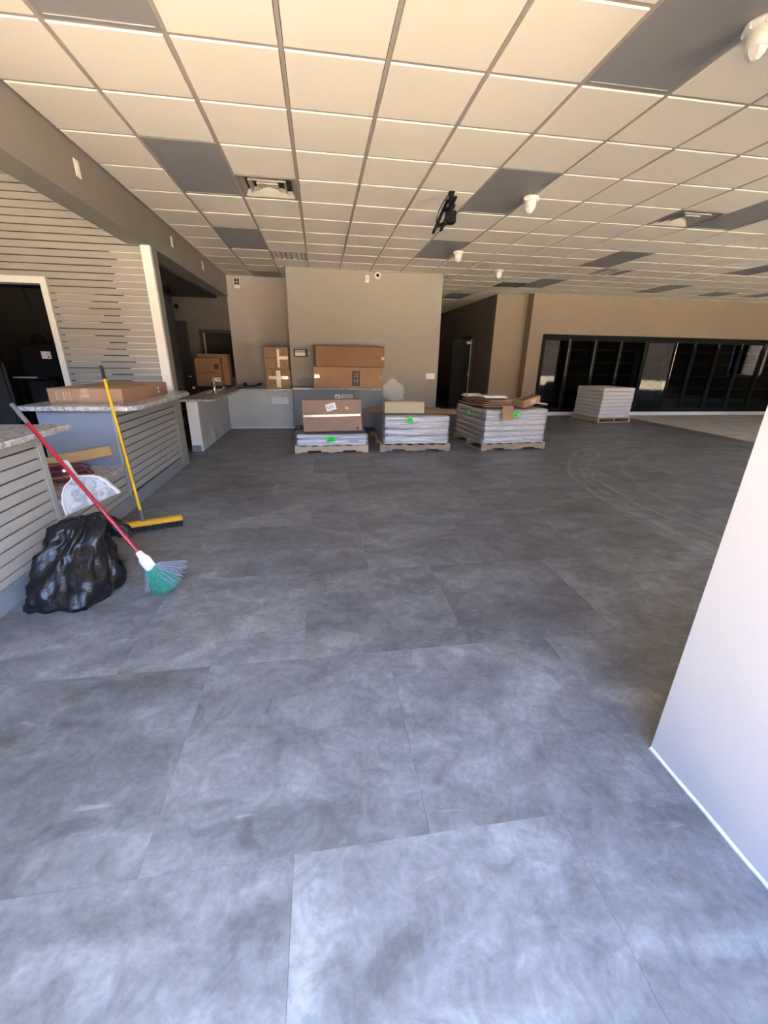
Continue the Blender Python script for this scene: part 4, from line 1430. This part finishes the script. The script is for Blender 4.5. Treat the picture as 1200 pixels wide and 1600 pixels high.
tag(o, 'cardboard sheet sticking out towards the corridor side of the middle wrapped stack', 'cardboard')
o = thing('beige_box', 'long beige flat box on the middle wrapped stack', 'box', (1.40, 7.00, .615), (0, 0, math.radians(-2)))
obj('body', B((-.34, .34, -.06, .16, 0, .19), bevel=.004), T['cardboard_beige'], o)
obj('lid_edge', B((-.342, .342, -.062, -.059, .17, .176)), T['cardboard'], o)

# pallet 3 (turned)
rz3 = math.radians(5.5)
def loc3(x, y):
    return (2.73 + x * math.cos(rz3) - y * math.sin(rz3), 6.67 + x * math.sin(rz3) + y * math.cos(rz3))
D3, W3 = 1.25, 1.25
cx, cy = loc3(W3 / 2, D3 / 2)
pallet('turned pallet under the tallest silver-wrapped stack with torn cardboard', W3, D3, (cx, cy, 0), rz3, 'pallet_wood_dark', True)
w3 = wrapped('tallest silver-wrapped stack of six layers, heaped with torn cardboard', 1.19, 1.19, 6, .095, (cx, cy, .126), rz3, 37, jit=.018)
ticket(w3, -.05, .49, -.64, .13, .08)
mtx = Matrix.Rotation(-math.pi / 2, 4, 'Z')
q = obj('green_ticket', B((-.05, .05, -.622, -.618, .42, .50, mtx)), T['green_label'], w3)
ZT = .126 + 6 * .095 + .022
def sheet(label, x, y, z, w, d, rz, tilt=(0, 0), m='cardboard', bend=.0, name='torn_cardboard', th=.006):
    bm = bmesh.new()
    N = 8
    up_, lo_ = [], []
    for i in range(N + 1):
        for j in range(N + 1):
            u_, v_ = i / N - .5, j / N - .5
            zz = bend * (u_ * u_ * 4) + .003 * noise.noise(Vector((u_ * 3 + x, v_ * 3 + y, 0)))
            jx = .02 * noise.noise(Vector((v_ * 9, x, 1))) if i in (0, N) else 0
            lo_.append(bm.verts.new((u_ * w + jx, v_ * d, zz)))
            up_.append(bm.verts.new((u_ * w + jx, v_ * d, zz + th)))
    ix = lambda i, j: i * (N + 1) + j
    for i in range(N):
        for j in range(N):
            bm.faces.new((up_[ix(i, j)], up_[ix(i + 1, j)], up_[ix(i + 1, j + 1)], up_[ix(i, j + 1)]))
            bm.faces.new((lo_[ix(i, j)], lo_[ix(i, j + 1)], lo_[ix(i + 1, j + 1)], lo_[ix(i + 1, j)]))
    for k in range(N):
        for (p, q_) in (((k, 0), (k + 1, 0)), ((k + 1, N), (k, N)), ((0, k + 1), (0, k)), ((N, k), (N, k + 1))):
            bm.faces.new((lo_[ix(*p)], lo_[ix(*q_)], up_[ix(*q_)], up_[ix(*p)]))
    o = obj(name, fix(bm), T[m])
    X, Y = loc3(x, y)
    o.location = (X, Y, z)
    o.rotation_euler = (tilt[0], tilt[1], rz3 + rz)
    return tag(o, label, 'cardboard')
for k in range(4):
    sheet(['flattened carton at the bottom of the heap on the tallest wrapped stack', 'second flattened carton up in the heap on the tallest wrapped stack', 'third flattened carton up in the heap on the tallest wrapped stack', 'top flattened carton under the white papers on the tallest wrapped stack'][k],
          .30 + .01 * k, .66 - .03 * k, ZT + .008 + .032 * k, .54 - .02 * k, 1.02 - .04 * k, math.radians((2, -3, 1, 4)[k]), m=('cardboard', 'cardboard_dark', 'cardboard_pink', 'cardboard')[k], bend=.006, th=.014)
sheet('torn cardboard flap hanging over the front of the tallest wrapped stack', .40, -.035, ZT - .075, .20, .24, math.radians(-3), (math.radians(80), 0), m='cardboard', bend=.01)
sheet('brown cardboard sheet lying flat at the open side of the tallest wrapped stack', .86, .75, ZT + .012, .50, .60, math.radians(8), (0, 0), m='cardboard_pink', bend=.02)
# torn open small carton
X, Y = loc3(.83, .10)
o = thing('crushed_carton', 'crushed open small carton on the front edge of the tallest wrapped stack', 'box', (X, Y, ZT + .062), (math.radians(6), math.radians(-12), rz3 + math.radians(14)))
obj('body', B((-.19, .19, -.11, -.104, 0, .12), (-.19, .19, .104, .11, 0, .12), (-.19, .19, -.104, .104, 0, .006), (-.196, -.19, -.11, .11, 0, .12), (.19, .196, -.11, .11, 0, .12)), T['cardboard'], o)
obj('flap', B((-.19, .10, -.006, 0, 0, .10, Matrix.Translation((0, -.105, .12)) @ Matrix.Rotation(math.radians(-100), 4, 'X'))), T['cardboard_pink'], o)
obj('flap', B((-.17, .17, 0, .006, 0, .12, Matrix.Translation((0, .105, .12)) @ Matrix.Rotation(math.radians(70), 4, 'X'))), T['cardboard'], o)
obj('label', B((-.02, .10, -.1125, -.1095, .03, .10)), T['cardboard_beige'], o)
# papers
X, Y = loc3(.34, .42)
o = thing('paper_stack', 'loose stack of white printed papers on the cardboard heap', 'papers', (X, Y, ZT + .148), (0, 0, rz3 + math.radians(-4)))
for k in range(4):
    r2 = random.Random(k)
    obj('sheet', B((-.20, .20, -.15, .15, .008 * k, .008 * k + .007, Matrix.Translation((r2.uniform(-.03, .03), r2.uniform(-.02, .02), 0)) @ Matrix.Rotation(r2.uniform(-.2, .2), 4, 'Z'))), T['label_white'], o)
obj('print_mark', B(*[(-.15, .15 - .03 * (k % 3), -.11 + .035 * k, -.10 + .035 * k, .0315, .0325) for k in range(7)]), T['print_grey'], o)
X, Y = loc3(.10, .80)
o = thing('paper_bundle', 'small pinkish bundle of papers at the near end of the cardboard heap', 'papers', (X, Y, ZT + .148), (0, 0, rz3 + math.radians(10)))
for k in range(3):
    obj('sheet', B((-.15 + .01 * k, .15, -.10, .10 - .015 * k, .012 * k, .012 * k + .011), bevel=.001), T['cardboard_pink'] if k % 2 else T['label_white'], o)
X, Y = loc3(.70, .75)
o = obj('rag', B((-.10, .10, -.08, .08, 0, .035), bevel=.015, seg=2), T['cardboard_pink']); o.location = (X, Y, ZT + .045); tag(o, 'small crumpled pink wad on the cardboard heap', 'rag')
X, Y = loc3(1.12, .36)
o = obj('wood_strip', B((-.26, .26, -.035, .035, 0, .024), bevel=.002), T['pallet_wood']); o.location = (X, Y, ZT + .05); o.rotation_euler = (0, math.radians(7), rz3 + math.radians(-14))
tag(o, 'pale wooden strip sticking out over the end of the tallest wrapped stack', 'plank')

# pallet 4, far: neat stack of pale panels
rz4 = math.radians(8)
W4, D4 = 1.03, .98
cx = 7.05 + (W4 / 2) * math.cos(rz4) - (D4 / 2) * math.sin(rz4)
cy = 9.71 + (W4 / 2) * math.sin(rz4) + (D4 / 2) * math.cos(rz4)
pallet('far pallet under the pale unwrapped stack before the coolers', W4, D4, (cx, cy, 0), rz4, 'pallet_wood')
o = thing('panel_stack', 'tall pale grey stack of flat cartons on the far pallet before the coolers', 'stack', (cx, cy, .126), (0, 0, rz4))
r2 = random.Random(91)
for k in range(8):
    dx, dy = (.018 if k % 2 else -.012) + r2.uniform(-.01, .01), (.012 if k % 2 else -.01)
    obj('carton', B((-W4 / 2 + .02 + dx, W4 / 2 - .02 + dx, -D4 / 2 + .02 + dy, D4 / 2 - .02 + dy, .0925 * k + .001, .0925 * (k + 1) - .001), bevel=.012), T['carton_white'], o)

# ================================================================== COOLERS
CP = .782
CX0 = 6.0
ND = 11
o = thing('display_cooler', 'long black row of glass-door coolers set in the tan wall', 'cooler', (CX0, YC, 0))
L = ND * CP + .06
obj('frame', B((0, .05, -.02, .10, .10, 2.15), (L - .05, L, -.02, .10, .10, 2.15), (.05, L - .05, -.02, .10, 2.06, 2.15), (.05, L - .05, -.02, .10, .10, .16)), T['black_metal'], o)
for k in range(1, ND):
    x = .03 + k * CP
    obj('mullion', B((x - .02, x + .02, .035, .10, .16, 2.06)), T['black_metal'], o)
obj('inner_shell', B((0, L, .95, 1.0, .05, 2.2), (0, .02, .12, .95, .05, 2.2), (L - .02, L, .12, .95, .05, 2.2), (0, L, .12, .95, 2.16, 2.2), (0, L, .12, .95, .05, .10)), T['dark_paint'], o)
shelf_bm = bmesh.new()
for q in range(13):
    xx = .05 + q * (CP - .10) / 12
    add_box(shelf_bm, xx - .003, xx + .003, .20, .75, 0, .006)
for yy in (.20, .38, .56, .75):
    add_box(shelf_bm, .04, CP - .04, yy - .004, yy + .004, -.006, .002)
add_box(shelf_bm, .04, CP - .04, .185, .198, -.01, .03)
first = None
for k in range(ND):
    for z in (.40, .75, 1.10, 1.45, 1.78):
        if k == 4:
            continue
        if first is None:
            q = obj('shelf', shelf_bm, T['vent_grey'], o)
            first = q.data
        else:
            q = inst('shelf', first, parent=o)
        q.location = (.03 + k * CP, 0, z)
dm = None
for k in range(ND):
    x0 = .03 + k * CP + .006
    wdt = CP - .012
    op = math.radians(-20) if k == 4 else 0.0
    fw_ = .055
    bm = B((0, fw_, -.045, -.003, 0, 1.90), (wdt - fw_, wdt, -.045, -.003, 0, 1.90), (fw_, wdt - fw_, -.045, -.003, 0, fw_), (fw_, wdt - fw_, -.045, -.003, 1.90 - fw_, 1.90), bevel=.003)
    d = obj('door', bm, T['black_metal'], o)
    d.location = (x0, 0.02, .16)
    if op:
        # hinged on the far side edge, swung out a little
        d.location = (x0, -.005, .15)
        d.rotation_euler = (0, 0, op)
    g_ = obj('pane', B((fw_, wdt - fw_, -.030, -.022, fw_, 1.90 - fw_)), T['cooler_glass'], d)
    obj('handle', B((wdt - .045, wdt - .025, -.075, -.06, .65, 1.75), (wdt - .045, wdt - .025, -.06, -.045, .68, .71), (wdt - .045, wdt - .025, -.06, -.045, 1.69, 1.72), bevel=.003), T['black_metal'], d)
    obj('edge_trim', B((wdt - .006, wdt - .001, -.047, -.045, .9 if k < 5 else .75, 1.88)), T['alu'], d)
# pale stock left in one bay
o = thing('upright_panel', 'pale upright panel standing inside the cooler bay behind the ajar door', 'panel', (CX0 + .03 + 4.5 * CP, YC + .55, .11))
for k in range(2):
    obj('panel', B((-.16, .10, -.10, .10, .9 * k, .9 * k + .88), bevel=.02), T['cardboard_beige'], o)
o = thing('crate', 'white crate low inside the first cooler bay', 'crate', (CX0 + .42, YC + .5, .11))
obj('body', B((-.22, .22, -.16, .16, 0, .22), bevel=.01), T['vent_grey'], o)
obj('label', B((-.15, .10, -.163, -.159, .08, .15)), T['label_white'], o)

# ================================================================== CORRIDOR DOOR
o = struct(obj('door_1', B((4.66, 4.90, 12.96, 13.02, 0, 2.14), (4.66, 4.90, 13.88, 13.94, 0, 2.14), (4.66, 4.90, 13.02, 13.88, 2.08, 2.14)), T['dark_panel']), 'dark framed doorway in the corridor wall')
q = obj('door_leaf', B((4.06, 4.68, 13.03, 13.075, .01, 2.05), bevel=.003), T['black_matte'], o)
obj('edge_strip', B((4.635, 4.685, 13.022, 13.080, .01, 2.06)), T['alu'], q)
obj('closer', B((4.50, 4.64, 12.99, 13.03, 1.92, 2.0), bevel=.005), T['white_plastic'], q)
obj('handle', B((4.60, 4.64, 12.97, 13.03, .98, 1.10), bevel=.005), T['alu'], q)
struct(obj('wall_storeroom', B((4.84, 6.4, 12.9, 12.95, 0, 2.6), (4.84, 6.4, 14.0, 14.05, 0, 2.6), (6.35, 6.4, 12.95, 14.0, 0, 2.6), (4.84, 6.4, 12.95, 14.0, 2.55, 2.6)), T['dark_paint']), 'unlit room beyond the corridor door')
o = thing('hand_truck', 'dark upright clutter deep in the corridor', 'trolley', (3.35, 14.4, 0))
obj('frame', B((-.20, -.17, -.02, .02, .05, 1.35), (.17, .20, -.02, .02, .05, 1.35), (-.17, .17, -.02, .02, 1.31, 1.35), (-.17, .17, -.02, .02, .7, .73)), T['black_metal'], o)
obj('nose_plate', B((-.22, .22, -.28, .0, .02, .035)), T['alu'], o)
for s in (-.24, .24):
    bm = bmesh.new(); add_lathe(bm, [(.04, -.025), (.12, -.025), (.12, .025), (.04, .025)], 18, Matrix.Translation((s, .05, .12)) @ Matrix.Rotation(math.pi / 2, 4, 'Y')); obj('wheel', fix(bm), T['black_matte'], o, True)
